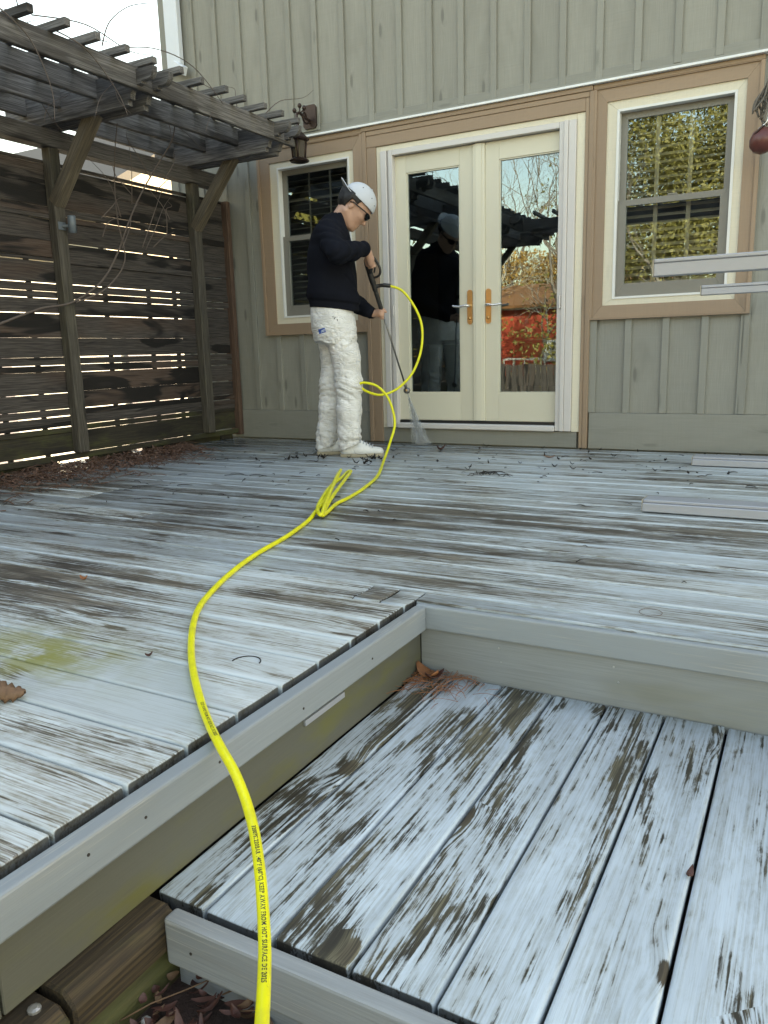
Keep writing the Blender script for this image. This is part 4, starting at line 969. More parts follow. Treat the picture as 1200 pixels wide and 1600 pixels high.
TZ = [0.985, 1.00, 1.08, 1.20, 1.30, 1.40, 1.50, 1.55, 1.60, 1.64]
TB = [-0.196, -0.205, -0.211, -0.207, -0.203, -0.192, -0.168, -0.142, -0.100, -0.060]
TF = [0.140, 0.152, 0.150, 0.134, 0.124, 0.116, 0.100, 0.082, 0.062, 0.046]
TW = [0.172, 0.185, 0.192, 0.190, 0.194, 0.200, 0.190, 0.150, 0.092, 0.070]
def shirt(X, Y, Z):
    P = (X, Y, Z)
    c = (interp(Z, TZ, TB) + interp(Z, TZ, TF)) / 2; a = (interp(Z, TZ, TF) - interp(Z, TZ, TB)) / 2; w = interp(Z, TZ, TW)
    e = np.power(np.abs((X - c) / a) ** 2.3 + np.abs(Y / w) ** 2.3, 1 / 2.3)
    d = (e - 1) * np.minimum(a, w) * 0.9
    d = np.maximum(d, Z - 1.628)
    fold = 0.0055 * np.sin(26 * Z + 9 * X + 5 * np.sin(7 * Y + 3 * X)) * np.clip((1.46 - Z) / 0.2, 0, 1) * np.clip((Z - 1.05) / 0.06, 0, 1) + 0.004 * wob(X, Y, Z, 19.0, 0.6)
    hem = 1.008 - 0.127 * X
    d = d + fold + 0.011 * np.clip((hem + 0.058 - Z) / 0.012, 0, 1) - 0.004 * np.exp(-((Z - hem - 0.085) / 0.022) ** 2)
    d = np.maximum(d, hem - Z)
    armr = chain(P, [(-0.052, -0.125, 1.490, 0.088), (-0.02, -0.25, 1.420, 0.074), (*EL_R, 0.066), (0.10, -0.235, 1.372, 0.058), (0.178, -0.128, 1.396, 0.047)], 0.03)
    arml = chain(P, [(-0.045, 0.12, 1.490, 0.086), (-0.01, 0.22, 1.32, 0.072), (*EL_L, 0.064), (0.13, 0.17, 1.055, 0.056), (0.226, 0.096, 0.994, 0.044)], 0.03)
    sf = 0.008 * (0.5 - np.abs(np.sin(30 * (X + 0.6 * Y) + 3 * np.sin(17 * Z)))) + 0.005 * wob(X, Y, Z, 27.0, 2.1)
    d = smin(d, np.minimum(armr, arml) + sf, 0.045)
    d = smin(d, rcone(P, (-0.01, 0, 1.575), (0.035, 0, 1.618), 0.072, 0.064), 0.02)                       # collar
    d = np.maximum(d, -rcone(P, (0.01, 0, 1.60), (0.10, 0, 1.72), 0.056, 0.064))
    pk = np.abs((X - 0.10) * 0.75 + (Z - 1.17) * 0.66); d = d + 0.006 * np.exp(-(pk / 0.008) ** 2) * (Y < -0.02) * (np.abs(Z - 1.17) < 0.06)   # pocket edge
    return d
sw = mpart('sweatshirt', sdf_mesh('sweatshirt', shirt, (-0.30, -0.47, 0.95), (0.29, 0.33, 1.68), 0.0062, 'navy'))
def cuffs(name, a, b, r):
    a, b = np.array(a), np.array(b)
    path = [Vector(a + (b - a) * t) for t in np.linspace(0, 1, 5)]
    v, f = tube_data(path, [r * 0.9, r, r * 1.0, r * 0.97, r * 0.86], 20); mpart(name, mesh(name, v, f, 'navy', True), sw)
cuffs('cuff', (0.150, -0.165, 1.389), (0.188, -0.117, 1.3975), 0.0425); cuffs('cuff', (0.200, 0.115, 1.007), (0.240, 0.088, 0.987), 0.040)

def pants(X, Y, Z):
    P = (X, Y, Z)
    near = chain(P, [(-0.020, -0.080, 0.90, 0.112), (0.040, -0.100, 0.70, 0.098), (0.052, -0.112, 0.50, 0.092), (0.049, -0.122, 0.33, 0.085), (0.042, -0.132, 0.16, 0.078), (0.040, -0.135, 0.05, 0.080)], 0.03)
    far = chain(P, [(-0.060, 0.070, 0.90, 0.112), (-0.042, 0.075, 0.70, 0.096), (-0.065, 0.075, 0.50, 0.090), (-0.085, 0.072, 0.33, 0.083), (-0.115, 0.067, 0.16, 0.078), (-0.122, 0.065, 0.05, 0.080)], 0.03)
    zc = [0.80, 0.88, 0.95, 1.00, 1.06]; cx = interp(Z, zc, [-0.03, -0.035, -0.04, -0.045, -0.045]); a = interp(Z, zc, [0.145, 0.155, 0.156, 0.152, 0.146]); w = interp(Z, zc, [0.17, 0.178, 0.176, 0.168, 0.160])
    e = np.power(np.abs((X - cx) / a) ** 2.2 + np.abs(Y / w) ** 2.2, 1 / 2.2)
    pel = np.maximum((e - 1) * 0.14, np.maximum(Z - 1.055, 0.80 - Z))
    legs = np.minimum(near, far)
    zone = 0.25 + 0.9 * np.exp(-((Z - 0.47) / 0.10) ** 2) + 1.1 * np.exp(-((Z - 0.12) / 0.08) ** 2) + 0.8 * np.exp(-((Z - 0.77) / 0.07) ** 2)
    q = Z * 46 + 30 * (X - 0.05) * np.sin(6 * Z + 3 * Y) + 2.2 * wob(X, Y, Z, 14.0, .5)
    k = 0.0085 * (1 - np.abs(np.sin(q)) ** 0.7) * zone + 0.0045 * wob(X, Y, Z, 21.0, 1.0) + 0.0016 * np.sin(120 * Z + 80 * X + 5 * wob(X, Y, Z, 25.0, .4)) * zone
    d = smin(pel, legs, 0.05) + k
    hemn = 0.060 - 0.25 * np.clip(X - 0.06, 0, 0.2) * -1; d = np.maximum(d, np.where(Y < -0.03, 0.070 + 0.45 * np.clip(X - 0.03, -0.05, 0.08), 0.058 + 0.35 * np.clip(X + 0.12, -0.05, 0.08)) - Z)
    seam = np.exp(-((X + 0.005 - 0.09 * (0.9 - Z)) / 0.004) ** 2) * (Y < -0.05) * (Z > 0.1); d = d + 0.003 * seam
    # back pocket and side pocket edges
    for (x0, x1, z0, z1) in ((-0.150, -0.045, 0.770, 0.905),):
        inx = (X > x0) & (X < x1) & (Z > z0 - 0.3 * (X - x0)) & (Z < z1 - 0.1 * (X - x0)) & (Y < -0.06); d = d - 0.004 * inx
    return d
tr = mpart('trousers', sdf_mesh('trousers', pants, (-0.26, -0.25, 0.02), (0.20, 0.25, 1.075), 0.0058, 'pants'))
def surf_y(fn, x, z, y0=-0.3, y1=0.0):
    ys = np.linspace(y0, y1, 240); dd = fn(np.full_like(ys, x), ys, np.full_like(ys, z)); i = int(np.argmax(dd < 0)); return ys[i]
def surf_patch(name, mat, fn, cx, cz, w, h, ang, off, parent, n=5):
    V = []; F = []
    for i in range(n):
        for j in range(n):
            a = (i / (n - 1) - .5) * w; b = (j / (n - 1) - .5) * h
            x = cx + a * math.cos(ang) - b * math.sin(ang); z = cz + a * math.sin(ang) + b * math.cos(ang); V.append((x, surf_y(fn, x, z) - off, z))
    for i in range(n - 1):
        for j in range(n - 1): F.append((i * n + j, (i + 1) * n + j, (i + 1) * n + j + 1, i * n + j + 1))
    o = mpart(name, mesh(name, V, F, mat), parent)
    sm = o.modifiers.new('thick', 'SOLIDIFY'); sm.thickness = 0.0015; return o
surf_patch('cloth_label', 'patch', pants, -0.118, 0.868, 0.046, 0.030, 0.25, 0.0022, tr)['label'] = 'small blue cloth label'
surf_patch('label_print', 'patch_w', pants, -0.110, 0.872, 0.022, 0.006, 0.25, 0.0042, tr); surf_patch('label_print', 'patch_w', pants, -0.112, 0.863, 0.026, 0.005, 0.25, 0.0042, tr)
for (cx, cz, w, h, a) in ((-0.028, 0.955, 0.07, 0.006, -0.15), (-0.010, 0.935, 0.012, 0.024, 0.2), (-0.030, 0.945, 0.02, 0.008, -0.5)): surf_patch('paint_stain', 'black', pants, cx, cz, w * .5, h * .7, a, 0.0015, tr, 4)
for (cx, cz, w, h) in ((-0.06, 0.925, 0.004, 0.15), (0.0, 0.888, 0.12, 0.0035)): surf_patch('pocket_seam', 'pants', pants, cx, cz, w, h, 0.05, 0.003, tr, 5)
surf_patch('belt_loop', 'pants', pants, -0.14, 1.02, 0.010, 0.045, 0.0, 0.004, tr, 4); surf_patch('belt_loop', 'pants', pants, 0.03, 1.01, 0.010, 0.045, 0.0, 0.004, tr, 4)

# shoes
def make_shoe(ox, oy, yaw, label):
    c, s = math.cos(yaw), math.sin(yaw)
    sh = bpy.data.objects.new('shoe', None); COL.objects.link(sh); sh.parent = man; sh.location = (ox, oy, 0); sh.rotation_euler = (0, 0, yaw); sh['label'] = label
    def up(X, Y, Z):
        P = (X, Y, Z)
        d = rcone(P, (-0.095, 0, 0.052), (0.02, 0, 0.05), 0.040, 0.043); d = smin(d, rcone(P, (0.02, 0, 0.048), (0.135, -0.006, 0.036), 0.044, 0.036, (1, 1, 1.15)), 0.03)
        d = smin(d, rcone(P, (-0.075, 0, 0.06), (-0.07, 0, 0.108), 0.038, 0.040), 0.02); d = smin(d, rcone(P, (0.06, 0, 0.062), (-0.02, 0, 0.112), 0.022, 0.026), 0.02)
        d = d + 0.003 * np.exp(-((X - 0.10 - 0.3 * (Z - .05)) / 0.004) ** 2) + 0.0025 * np.exp(-((X + 0.045 + 0.5 * (Z - .06)) / 0.004) ** 2)
        return np.maximum(np.maximum(d, 0.024 - Z), Z - 0.118)
    mpart('shoe_upper', sdf_mesh('shoe_upper', up, (-0.15, -0.07, 0.0), (0.19, 0.07, 0.15), 0.004, 'shoe'), sh)
    out = []
    for t in np.linspace(0, 2 * math.pi, 40, endpoint=False):
        x = 0.153 * math.cos(t) + 0.018; w = 0.051 * (0.80 + 0.22 * math.cos(t - 0.5)); out.append((x, w * math.sin(t) * (abs(math.sin(t)) ** -0.25 if abs(math.sin(t)) > 0.05 else 1)))
    me = extrude_poly(out, (1, 0, 0), (0, 1, 0), (0, 0, 1), (0, 0, 0.001), 0.031); bm = bmesh.new(); bm.from_mesh(me)
    bmesh.ops.bevel(bm, geom=[e for e in bm.edges if abs(e.verts[0].co.z - e.verts[1].co.z) < 1e-5], offset=0.006, segments=2, affect='EDGES'); bm.to_mesh(me); bm.free(); me.materials.append(M['sole'])
    mpart('shoe_sole', me, sh)
    for k in range(5):
        x = 0.092 - 0.021 * k; z = 0.083 + 0.0085 * k
        v, f = tube_data([Vector((x, -0.030, z - 0.014)), Vector((x + .004, -0.012, z + 0.003)), Vector((x + .004, 0.012, z + 0.003)), Vector((x, 0.030, z - 0.014))], 0.0035, 6); mpart('lace', mesh('lace', v, f, 'lace', True), sh)
make_shoe(0.108, -0.140, -0.06, 'near shoe'); make_shoe(-0.062, 0.062, 0.22, 'far shoe')

# hair, cap, sunglasses
def hair(X, Y, Z):
    P = (X, Y, Z); d = ellip(P, H(-0.016, 0, 0.054), (0.122, 0.091, 0.118), HA) + 0.004 * wob(X, Y, Z, 95.0, 0.3)
    q = [X - EAR[0], Y, Z - EAR[2]]; f = q[0] * F_[0] + q[2] * F_[2]; u = q[0] * U_[0] + q[2] * U_[2]
    d = np.maximum(d, f - 0.020 - 0.35 * np.clip(u - 0.06, 0, 0.1)); d = np.maximum(d, -0.066 - u - 0.15 * f)
    d = np.maximum(d, u - (0.082 + 0.17 * f))
    side = np.maximum(np.abs(f - 0.0) - 0.03, np.abs(u - 0.008) - 0.032)                        # keep the ears free
    d = np.maximum(d, -np.maximum(side, 0.055 - np.abs(Y)))
    return np.maximum(d, -ellip(P, H(0.0, 0, 0.060), (0.102, 0.076, 0.106), HA))
mpart('hair', sdf_mesh('hair', hair, (-0.08, -0.13, 1.58), (0.34, 0.13, 1.86), 0.0045, 'hair'))
# cap rim plane: from the nape to the forehead
def capf(X, Y, Z):
    P = (X, Y, Z); d = ellip(P, H(0.0, 0, 0.072), (0.124, 0.095, 0.114), HA)
    q = [X - EAR[0], Y, Z - EAR[2]]; f = q[0] * F_[0] + q[2] * F_[2]; u = q[0] * U_[0] + q[2] * U_[2]
    rim = 0.070 + 0.17 * f + 0.0 * Y
    th = np.arctan2(Y, f); seam = np.abs(((th + math.pi) / (math.pi / 3)) % 1.0 - 0.5) * 2
    d = d + 0.0015 * np.exp(-((1 - seam) / 0.03) ** 2)
    d = np.maximum(d, rim - u)
    return np.maximum(d, -np.maximum(ellip(P, H(0.0, 0, 0.070), (0.117, 0.088, 0.106), HA), rim - 0.02 - u))
cap = mpart('cap', sdf_mesh('cap', capf, (-0.06, -0.13, 1.58), (0.38, 0.13, 1.90), 0.0045, 'cap'))
link_v = []; nb, mb = 13, 6; V = []; Fc = []
for i in range(nb):
    a = (i / (nb - 1) - .5) * 1.9
    for j in range(mb):
        t = j / (mb - 1); r = 0.114 + 0.074 * t * math.cos(a * 0.82)
        f = -r * math.cos(a) ; s_ = (0.092 + 0.01 * t) * math.sin(a) / math.sin(0.95) * 0.92; uu = 0.070 + 0.17 * f * (1 - t) + 0.17 * -0.118 * t + 0.014 * t - 0.016 * t * (s_ / 0.09) ** 2 + 0.010 * t
        V.append(tuple(H(f, s_, uu)))
for i in range(nb - 1):
    for j in range(mb - 1): Fc.append((i * mb + j, (i + 1) * mb + j, (i + 1) * mb + j + 1, i * mb + j + 1))
me = mesh('cap_brim', V, Fc, 'cap', True); me.materials.append(M['capu']); br = mpart('cap_brim', me, cap)
sd = br.modifiers.new('thick', 'SOLIDIFY'); sd.thickness = 0.004; sd.material_offset = 1
v, f = lathe([(0.007, 0), (0.006, 0.005), (0.002, 0.007)], 10); o = mpart('cap_button', mesh('btn', v, f, 'cap', True), cap); o.location = tuple(H(0, 0, 0.184)); o.rotation_euler = Vector(U_).to_track_quat('Z', 'Y').to_euler()
for (f0, s0, u0) in ((0.05, -0.068, 0.145), (-0.04, -0.072, 0.14), (0.095, -0.045, 0.13)):
    v, f = lathe([(0.004, 0), (0.003, 0.002)], 8); c = np.array([f0, s0, u0 - 0.072]); n = c / np.array([0.124, 0.095, 0.114]) ** 2; k = 1 / math.sqrt(((c / np.array([0.124, 0.095, 0.114])) ** 2).sum()); c = c * k
    o = mpart('cap_eyelet', mesh('eyelet', v, f, 'black'), cap); o.location = tuple(H(c[0], c[1], c[2] + 0.072)); o.rotation_euler = Vector(n[0] * F_ + n[1] * S_ + n[2] * U_).to_track_quat('Z', 'Y').to_euler()
gl = bpy.data.objects.new('sunglasses', None); COL.objects.link(gl); gl.parent = man
for s in (-1, 1):
    lens = [H(0.131 - 0.030 * (abs(y) / 0.07) ** 2, s * y, u) for y, u in ((0.010, 0.030), (0.012, 0.060), (0.040, 0.066), (0.066, 0.062), (0.068, 0.042), (0.050, 0.026), (0.026, 0.022))]
    me = bpy.data.meshes.new('lens'); n = len(lens); me.from_pydata([tuple(p) for p in lens], [], [tuple(range(n))]); me.materials.append(M['lens']); o = mpart('lens', me, gl)
    sm = o.modifiers.new('t', 'SOLIDIFY'); sm.thickness = 0.004; sm.offset = 0
    v, f = tube_data([Vector(H(0.104, s * 0.068, 0.056)), Vector(H(0.085, s * 0.082, 0.052)), Vector(H(0.03, s * 0.087, 0.036)), Vector(H(-0.008, s * 0.089, 0.028)), Vector(H(-0.022, s * 0.086, 0.012))], 0.0042, 6); mpart('temple', mesh('temple', v, f, 'lens', True), gl)
v, f = tube_data([Vector(H(0.126, -0.014, 0.058)), Vector(H(0.133, 0, 0.060)), Vector(H(0.126, 0.014, 0.058))], 0.003, 6); mpart('bridge', mesh('bridge', v, f, 'lens', True), gl)

# ================================================================== spray gun with lance
gun = thing('spray_gun', 'black pressure washer gun with a long steel lance held by the man', 'spray gun', mworld(T_))
gun.rotation_euler = (0, 0, PA)
def gpart(name, vf, mat, smooth=True):
    v, f = vf; o = bpy.data.objects.new(name, mesh(name, [Vector(p) - Vector(T_) for p in v], f, mat, smooth)); COL.objects.link(o); o.parent = gun; return o
def vpath(pts, n=4): return catmull([Vector(p) for p in pts], n)
gpart('gun_body', tube_data(vpath([L_(-0.035), L_(0.0), L_(0.06), L_(0.12), L_(0.18), L_(0.22)]), [0.010] + [0.016] * 3 + [0.020] * 5 + [0.021] * 5 + [0.018] * 4 + [0.015] * 3, 12), 'black')
gpart('fore_grip', tube_data(vpath([L_(0.21), L_(0.24), L_(0.30), L_(0.355), L_(0.36)]), [0.013, 0.015, 0.016, 0.016] + [0.0155] * 8 + [0.015] * 4 + [0.010], 12), 'black')
gpart('pistol_grip', tube_data(vpath([(0.222, -0.040, 1.356), (0.236, -0.044, 1.335), (0.236, -0.046, 1.305), (0.228, -0.040, 1.275), (0.226, -0.022, 1.250)]), [0.015] * 17, 10), 'black')
gpart('trigger_guard', tube_data(vpath([(0.224, -0.044, 1.354), (0.255, -0.046, 1.340), (0.280, -0.046, 1.305), (0.294, -0.044, 1.265), (0.288, -0.036, 1.235), (0.268, -0.022, 1.222), (0.240, -0.010, 1.218)], 6), [0.011] * 8 + [0.0085] * 29, 8), 'black')
gpart('trigger', tube_data(vpath([(0.246, -0.042, 1.31), (0.258, -0.042, 1.285), (0.252, -0.032, 1.25)]), 0.006, 8), 'black')
gpart('lance', tube_data([Vector(L_(0.355)), Vector(L_(0.6)), Vector(L_(0.955))], 0.0062, 10), 'steel')
gpart('lance_coupler', tube_data([Vector(L_(0.935)), Vector(L_(0.95)), Vector(L_(0.975)), Vector(L_(0.985))], [0.008, 0.011, 0.011, 0.008], 10), 'steel')
nzx = np.cross(LD, np.array([0.53, -0.85, 0.0])); nzx = np.array([-0.45, -0.85, 0.2]); nzx /= np.linalg.norm(nzx)
gpart('nozzle_wheel', tube_data([Vector(L_(1.0) + nzx * q) for q in (-0.014, -0.010, 0.010, 0.014)], [0.018, 0.023, 0.023, 0.016], 18), 'steel')
gpart('nozzle_hub', tube_data([Vector(L_(1.0) + nzx * q) for q in (0.013, 0.019)], [0.010, 0.008], 12), 'brass')
HC = np.array([0.365, -0.006, 1.163])
gpart('hose_inlet', tube_data(vpath([L_(0.175), L_(0.17) + np.array([0.03, 0, 0.004]), (0.318, -0.004, 1.168), HC]), [0.014] * 4 + [0.013] * 4 + [0.0145] * 4 + [0.0125], 12), 'black')

# ================================================================== yellow hose
hose_pts = [mworld(HC - np.array([0.012, 0, -0.002])), (-2.545, 4.965, 1.129), (-2.477, 4.995, 1.036), (-2.43, 5.013, 0.927), (-2.415, 5.01, 0.818), (-2.428, 4.99, 0.688), (-2.471, 4.941, 0.559), (-2.551, 4.867, 0.461), (-2.637, 4.79, 0.426), (-2.706, 4.724, 0.452), (-2.739, 4.68, 0.493), (-2.707, 4.677, 0.515), (-2.616, 4.71, 0.487), (-2.541, 4.732, 0.395), (-2.502, 4.733, 0.243), (-2.500, 4.66, 0.124),
 (-2.42, 4.42, 0.035), (-2.195, 3.921, 0.012), (-2.074, 3.561, 0.009), (-2.004, 3.29, 0.009), (-1.976, 3.122, 0.009), (-1.908, 2.931, 0.009), (-1.88, 2.846, 0.012), (-1.917, 2.922, 0.02), (-2.04, 3.188, 0.03), (-2.241, 3.629, 0.03), (-2.387, 3.94, 0.025), (-2.416, 3.947, 0.02), (-2.298, 3.687, 0.03), (-2.186, 3.398, 0.035), (-2.044, 3.098, 0.035), (-1.96, 2.932, 0.03), (-1.899, 2.842, 0.025), (-1.86, 2.808, 0.025), (-1.93, 2.943, 0.035), (-2.114, 3.296, 0.045), (-2.384, 3.804, 0.035), (-2.46, 3.944, 0.03), (-2.311, 3.664, 0.045), (-2.118, 3.291, 0.04), (-2.003, 3.053, 0.03), (-1.946, 2.901, 0.02),
 (-1.887, 2.743, 0.009), (-1.824, 2.548, 0.009), (-1.787, 2.409, 0.009), (-1.752, 2.239, 0.009), (-1.704, 2.066, 0.009), (-1.643, 1.897, 0.009), (-1.582, 1.758, 0.009), (-1.526, 1.647, 0.009), (-1.454, 1.54, 0.009), (-1.352, 1.415, 0.009), (-1.233, 1.287, 0.009), (-1.098, 1.16, 0.009), (-1.0, 1.076, 0.010), (-0.911, 1.007, 0.012), (-0.843, 0.961, 0.005), (-0.784, 0.917, -0.01), (-0.726, 0.864, -0.02), (-0.669, 0.803, -0.03), (-0.623, 0.749, -0.04), (-0.581, 0.697, -0.045), (-0.543, 0.645, -0.045), (-0.507, 0.594, -0.04), (-0.464, 0.533, -0.03), (-0.40, 0.42, -0.03), (-0.36, 0.25, -0.09), (-0.40, 0.05, -0.25), (-0.50, -0.2, -0.40), (-0.6, -0.9, -0.408)]
HR = 0.0088
hpath = catmull(hose_pts, 10)
hose = tube('garden_hose', 'hose', hpath, HR, None, 14)
tag(hose, 'bright yellow high-pressure hose looping from the spray gun across the deck', 'hose')
hose.name = 'pressure_hose'
# printing along the hose
def hose_print(txt, s0, size):
    cu = bpy.data.curves.new('print', 'FONT'); cu.body = txt; cu.size = size; cu.resolution_u = 2; cu.offset = 0.0002; cu.space_character = 1.02
    tmp = bpy.data.objects.new('tmp', cu); COL.objects.link(tmp); bpy.context.view_layer.update()
    me = bpy.data.meshes.new_from_object(tmp.evaluated_get(bpy.context.evaluated_depsgraph_get())); bpy.data.objects.remove(tmp)
    acc = [0.0]
    for a, b in zip(hpath[:-1], hpath[1:]): acc.append(acc[-1] + (b - a).length)
    acc = np.array(acc); arr = np.array([tuple(p) for p in hpath])
    def at(s): return Vector([np.interp(s, acc, arr[:, i]) for i in range(3)])
    V = [v.co.copy() for v in me.vertices]; F = [tuple(p.vertices) for p in me.polygons]; out = []
    for v in V:
        s = s0 + v.x; c = at(s); tg = (at(s + 0.004) - at(s - 0.004)).normalized()
        toward = (Vector((0, 0, 0.7174)) - c); toward = (toward - tg * toward.dot(tg)).normalized() if False else (Vector((0.25, -0.25, 1)) - tg * Vector((0.25, -0.25, 1)).dot(tg)).normalized()
        side = tg.cross(toward); a = -(v.y - size * 0.33) / HR
        out.append(c + (toward * math.cos(a) + side * math.sin(a)) * (HR + 0.00025))
    bpy.data.meshes.remove(me); base = WPOS[hose]
    link('hose_print', mesh('hose_print', [p - base for p in out], F, 'ink'), hose, base)
_acc = [0.0]
for a, b in zip(hpath[:-1], hpath[1:]): _acc.append(_acc[-1] + (b - a).length)
def arc_near(p): return _acc[min(range(len(hpath)), key=lambda i: (hpath[i] - Vector(p)).length)]
hose_print('3200PSI/220BAR 140°F (60°C) KEEP AWAY FROM HOT SURFACE DE 2025', arc_near((-0.725, 0.862, -0.02)) - 0.005, 0.0092)
hose_print('KEEP AWAY FROM HOT SURFACE DE 2025', arc_near((-1.07, 1.135, 0.009)), 0.0085)

# water fan from the nozzle: fine droplets
sp0 = mworld(L_(1.0) + LD * 0.025); sp1 = Vector((-2.652, 5.46, 0.004))
wd = (sp1 - sp0); side = Vector((0.93, 0.25, 0)).normalized()
def droplet_cloud():
    m = NT('water_droplets'); m.put(m.b.inputs['Base Color'], (0.85, 0.9, 0.95)); m.b.inputs['Roughness'].default_value = 0.25; m.b.inputs['Alpha'].default_value = 0.24
    V = []; F = []
    for i in range(6500):
        t = random.random() ** 0.75; u = random.gauss(0, 0.42); u = max(-1, min(1, u)); w = random.gauss(0, 0.14)
        p = sp0 + wd * t + side * (u * 0.075 * t) + Vector((0, 1, 0)) * (w * 0.05 * t); r = random.uniform(0.0005, 0.0013) * (0.8 + 0.5 * t); st = wd.normalized() * r * random.uniform(4, 16)
        if p.z < 0.004: continue
        o = len(V); a = Vector((r, 0, 0)); b = Vector((0, r, 0)); V += [p - st, p + a, p + b, p - a, p - b, p + st]
        F += [(o + x, o + y, o + z) for x, y, z in ((0, 2, 1), (0, 3, 2), (0, 4, 3), (0, 1, 4), (5, 1, 2), (5, 2, 3), (5, 3, 4), (5, 4, 1))]
    for i in range(900):                                                   # splash where the fan meets the deck
        a = random.uniform(0, 6.28); q = abs(random.gauss(0, 0.07)); p = sp1 + Vector((math.cos(a) * q * 1.2, math.sin(a) * q * .6, abs(random.gauss(0, 0.03)))); r = random.uniform(0.0005, 0.0013)
        o = len(V); V += [p + Vector((0, 0, r)), p + Vector((r, 0, 0)), p + Vector((0, r, 0)), p - Vector((r, 0, 0)), p - Vector((0, r, 0)), p - Vector((0, 0, r))]
        F += [(o + x, o + y, o + z) for x, y, z in ((0, 1, 2), (0, 2, 3), (0, 3, 4), (0, 4, 1), (5, 2, 1), (5, 3, 2), (5, 4, 3), (5, 1, 4))]
    ob = link('water_spray', mesh('water_spray', [v - sp0 for v in V], F, m.m, True), None, sp0)
    tag(ob, 'white fan of water spray from the nozzle onto the deck', 'water spray', None, 'stuff')
droplet_cloud()
# ================================================================== dead leaves, needles, twigs
def leaf_data(c, L, W, ang, curl, tilt=(0, 0), n=5):
    """a pointed leaf blade bent along its length and across"""
    V = []; F = []; ca, sa = math.cos(ang), math.sin(ang)
    for i in range(n + 1):
        t = i / n; w = W * math.sin(math.pi * min(1, t * 0.94 + 0.04)) ** 0.8
        for s in (-1, 0, 1):
            x = (t - .5) * L; y = s * w / 2; z = curl * L * ((2 * t - 1) ** 2) + abs(s) * curl * W * 0.7 + tilt[0] * x + tilt[1] * y
            V.append(Vector(c) + Vector((x * ca - y * sa, x * sa + y * ca, z)))
    for i in range(n):
        for s in (0, 1): F.append((i * 3 + s, i * 3 + s + 1, (i + 1) * 3 + s + 1, (i + 1) * 3 + s))
    return V, F
def leaf_thing(c, L, W, ang, curl, mat, label):
    v, f = leaf_data((0, 0, 0), L, W, ang, curl, (random.uniform(-.15, .15), random.uniform(-.15, .15)))
    zmin = min(p.z for p in v); o = link('dry_leaf', mesh('dry_leaf', [p - Vector((0, 0, zmin)) for p in v], f, mat, True), None, (c[0], c[1], c[2] + 0.0015))
    sm = o.modifiers.new('t', 'SOLIDIFY'); sm.thickness = 0.001
    return tag(o, label, 'leaf')
# large curled leaf by the left edge
def curled_leaf(c):
    V = []; F = []; n, m = 14, 9
    for i in range(n):
        t = i / (n - 1); L = 0.085; w = 0.030 * math.sin(math.pi * (0.06 + 0.9 * t)) ** 0.7
        for j in range(m):
            a = (j / (m - 1) - .5) * 4.2; r = w * (0.75 + 0.22 * math.sin(11 * t * 3.14 + 1.1 * j))
            V.append((t * L - L / 2, r * math.sin(a) + 0.004 * math.sin(t * 9), 0.018 - r * math.cos(a) * -0.9 + 0.006 * math.sin(t * 6)))
    for i in range(n - 1):
        for j in range(m - 1): F.append((i * m + j, (i + 1) * m + j, (i + 1) * m + j + 1, i * m + j + 1))
    z0 = min(v[2] for v in V); V = [(x, y, z - z0) for x, y, z in V]
    o = link('dry_leaf', mesh('curled_leaf', V, F, 'leaf', True), None, c, (0, 0, 0.42)); sm = o.modifiers.new('t', 'SOLIDIFY'); sm.thickness = 0.0012
    return tag(o, 'large curled brown leaf on the deck boards at the left edge', 'leaf')
curled_leaf((-1.49, 0.985, 0.001))
leaf_thing((-2.371, 5.20, 0), 0.065, 0.045, 0.6, 0.45, 'leaf_red', 'upright dark red leaf below the doors near the water spray')
leaf_thing((-1.51, 5.037, 0), 0.075, 0.035, 0.1, 0.15, 'leaf_orange', 'flat orange-brown leaf below the right door')
leaf_thing((-0.925, 1.915, HL), 0.085, 0.045, -0.3, 0.3, 'leaf_orange', 'orange leaf on the needles in the inner corner of the step')
leaf_thing((-0.895, 1.90, HL + 0.006), 0.06, 0.03, 0.9, 0.3, 'leaf_red', 'small red leaf on the needles in the inner corner of the step')
leaf_thing((-1.385, 1.30, 0), 0.018, 0.014, 0.9, 0.4, 'leaf_red', 'tiny red-brown leaf scrap right of the mossy patch')
leaf_thing((-2.09, 1.71, 0), 0.030, 0.018, 0.2, 0.4, 'leaf_orange', 'tiny brown leaf scrap left of the hose bend')
leaf_thing((-0.131, 1.33, HL), 0.030, 0.012, 1.4, 0.3, 'leaf_red', 'dark red leaf scrap caught in a gap of the lower deck')
def strand(c, L, ang, bend, z=0.003, rise=0.0, r=0.0012, sides=4):
    pts = []; x, y = c; a = ang
    for i in range(5):
        pts.append(Vector((x, y, z + rise * math.sin(i / 4 * 3.14)))); x += math.cos(a) * L / 4; y += math.sin(a) * L / 4; a += bend * random.uniform(-1, 1)
    return tube_data(pts, [r, r, r * .9, r * .8, r * .5], sides)
def stuff(name, parts, mat, label, cat, base):
    v, f = merge(parts); b = Vector(base)
    return tag(link(name, mesh(name, [p - b for p in v], f, mat, True), None, b), label, cat, None, 'stuff')
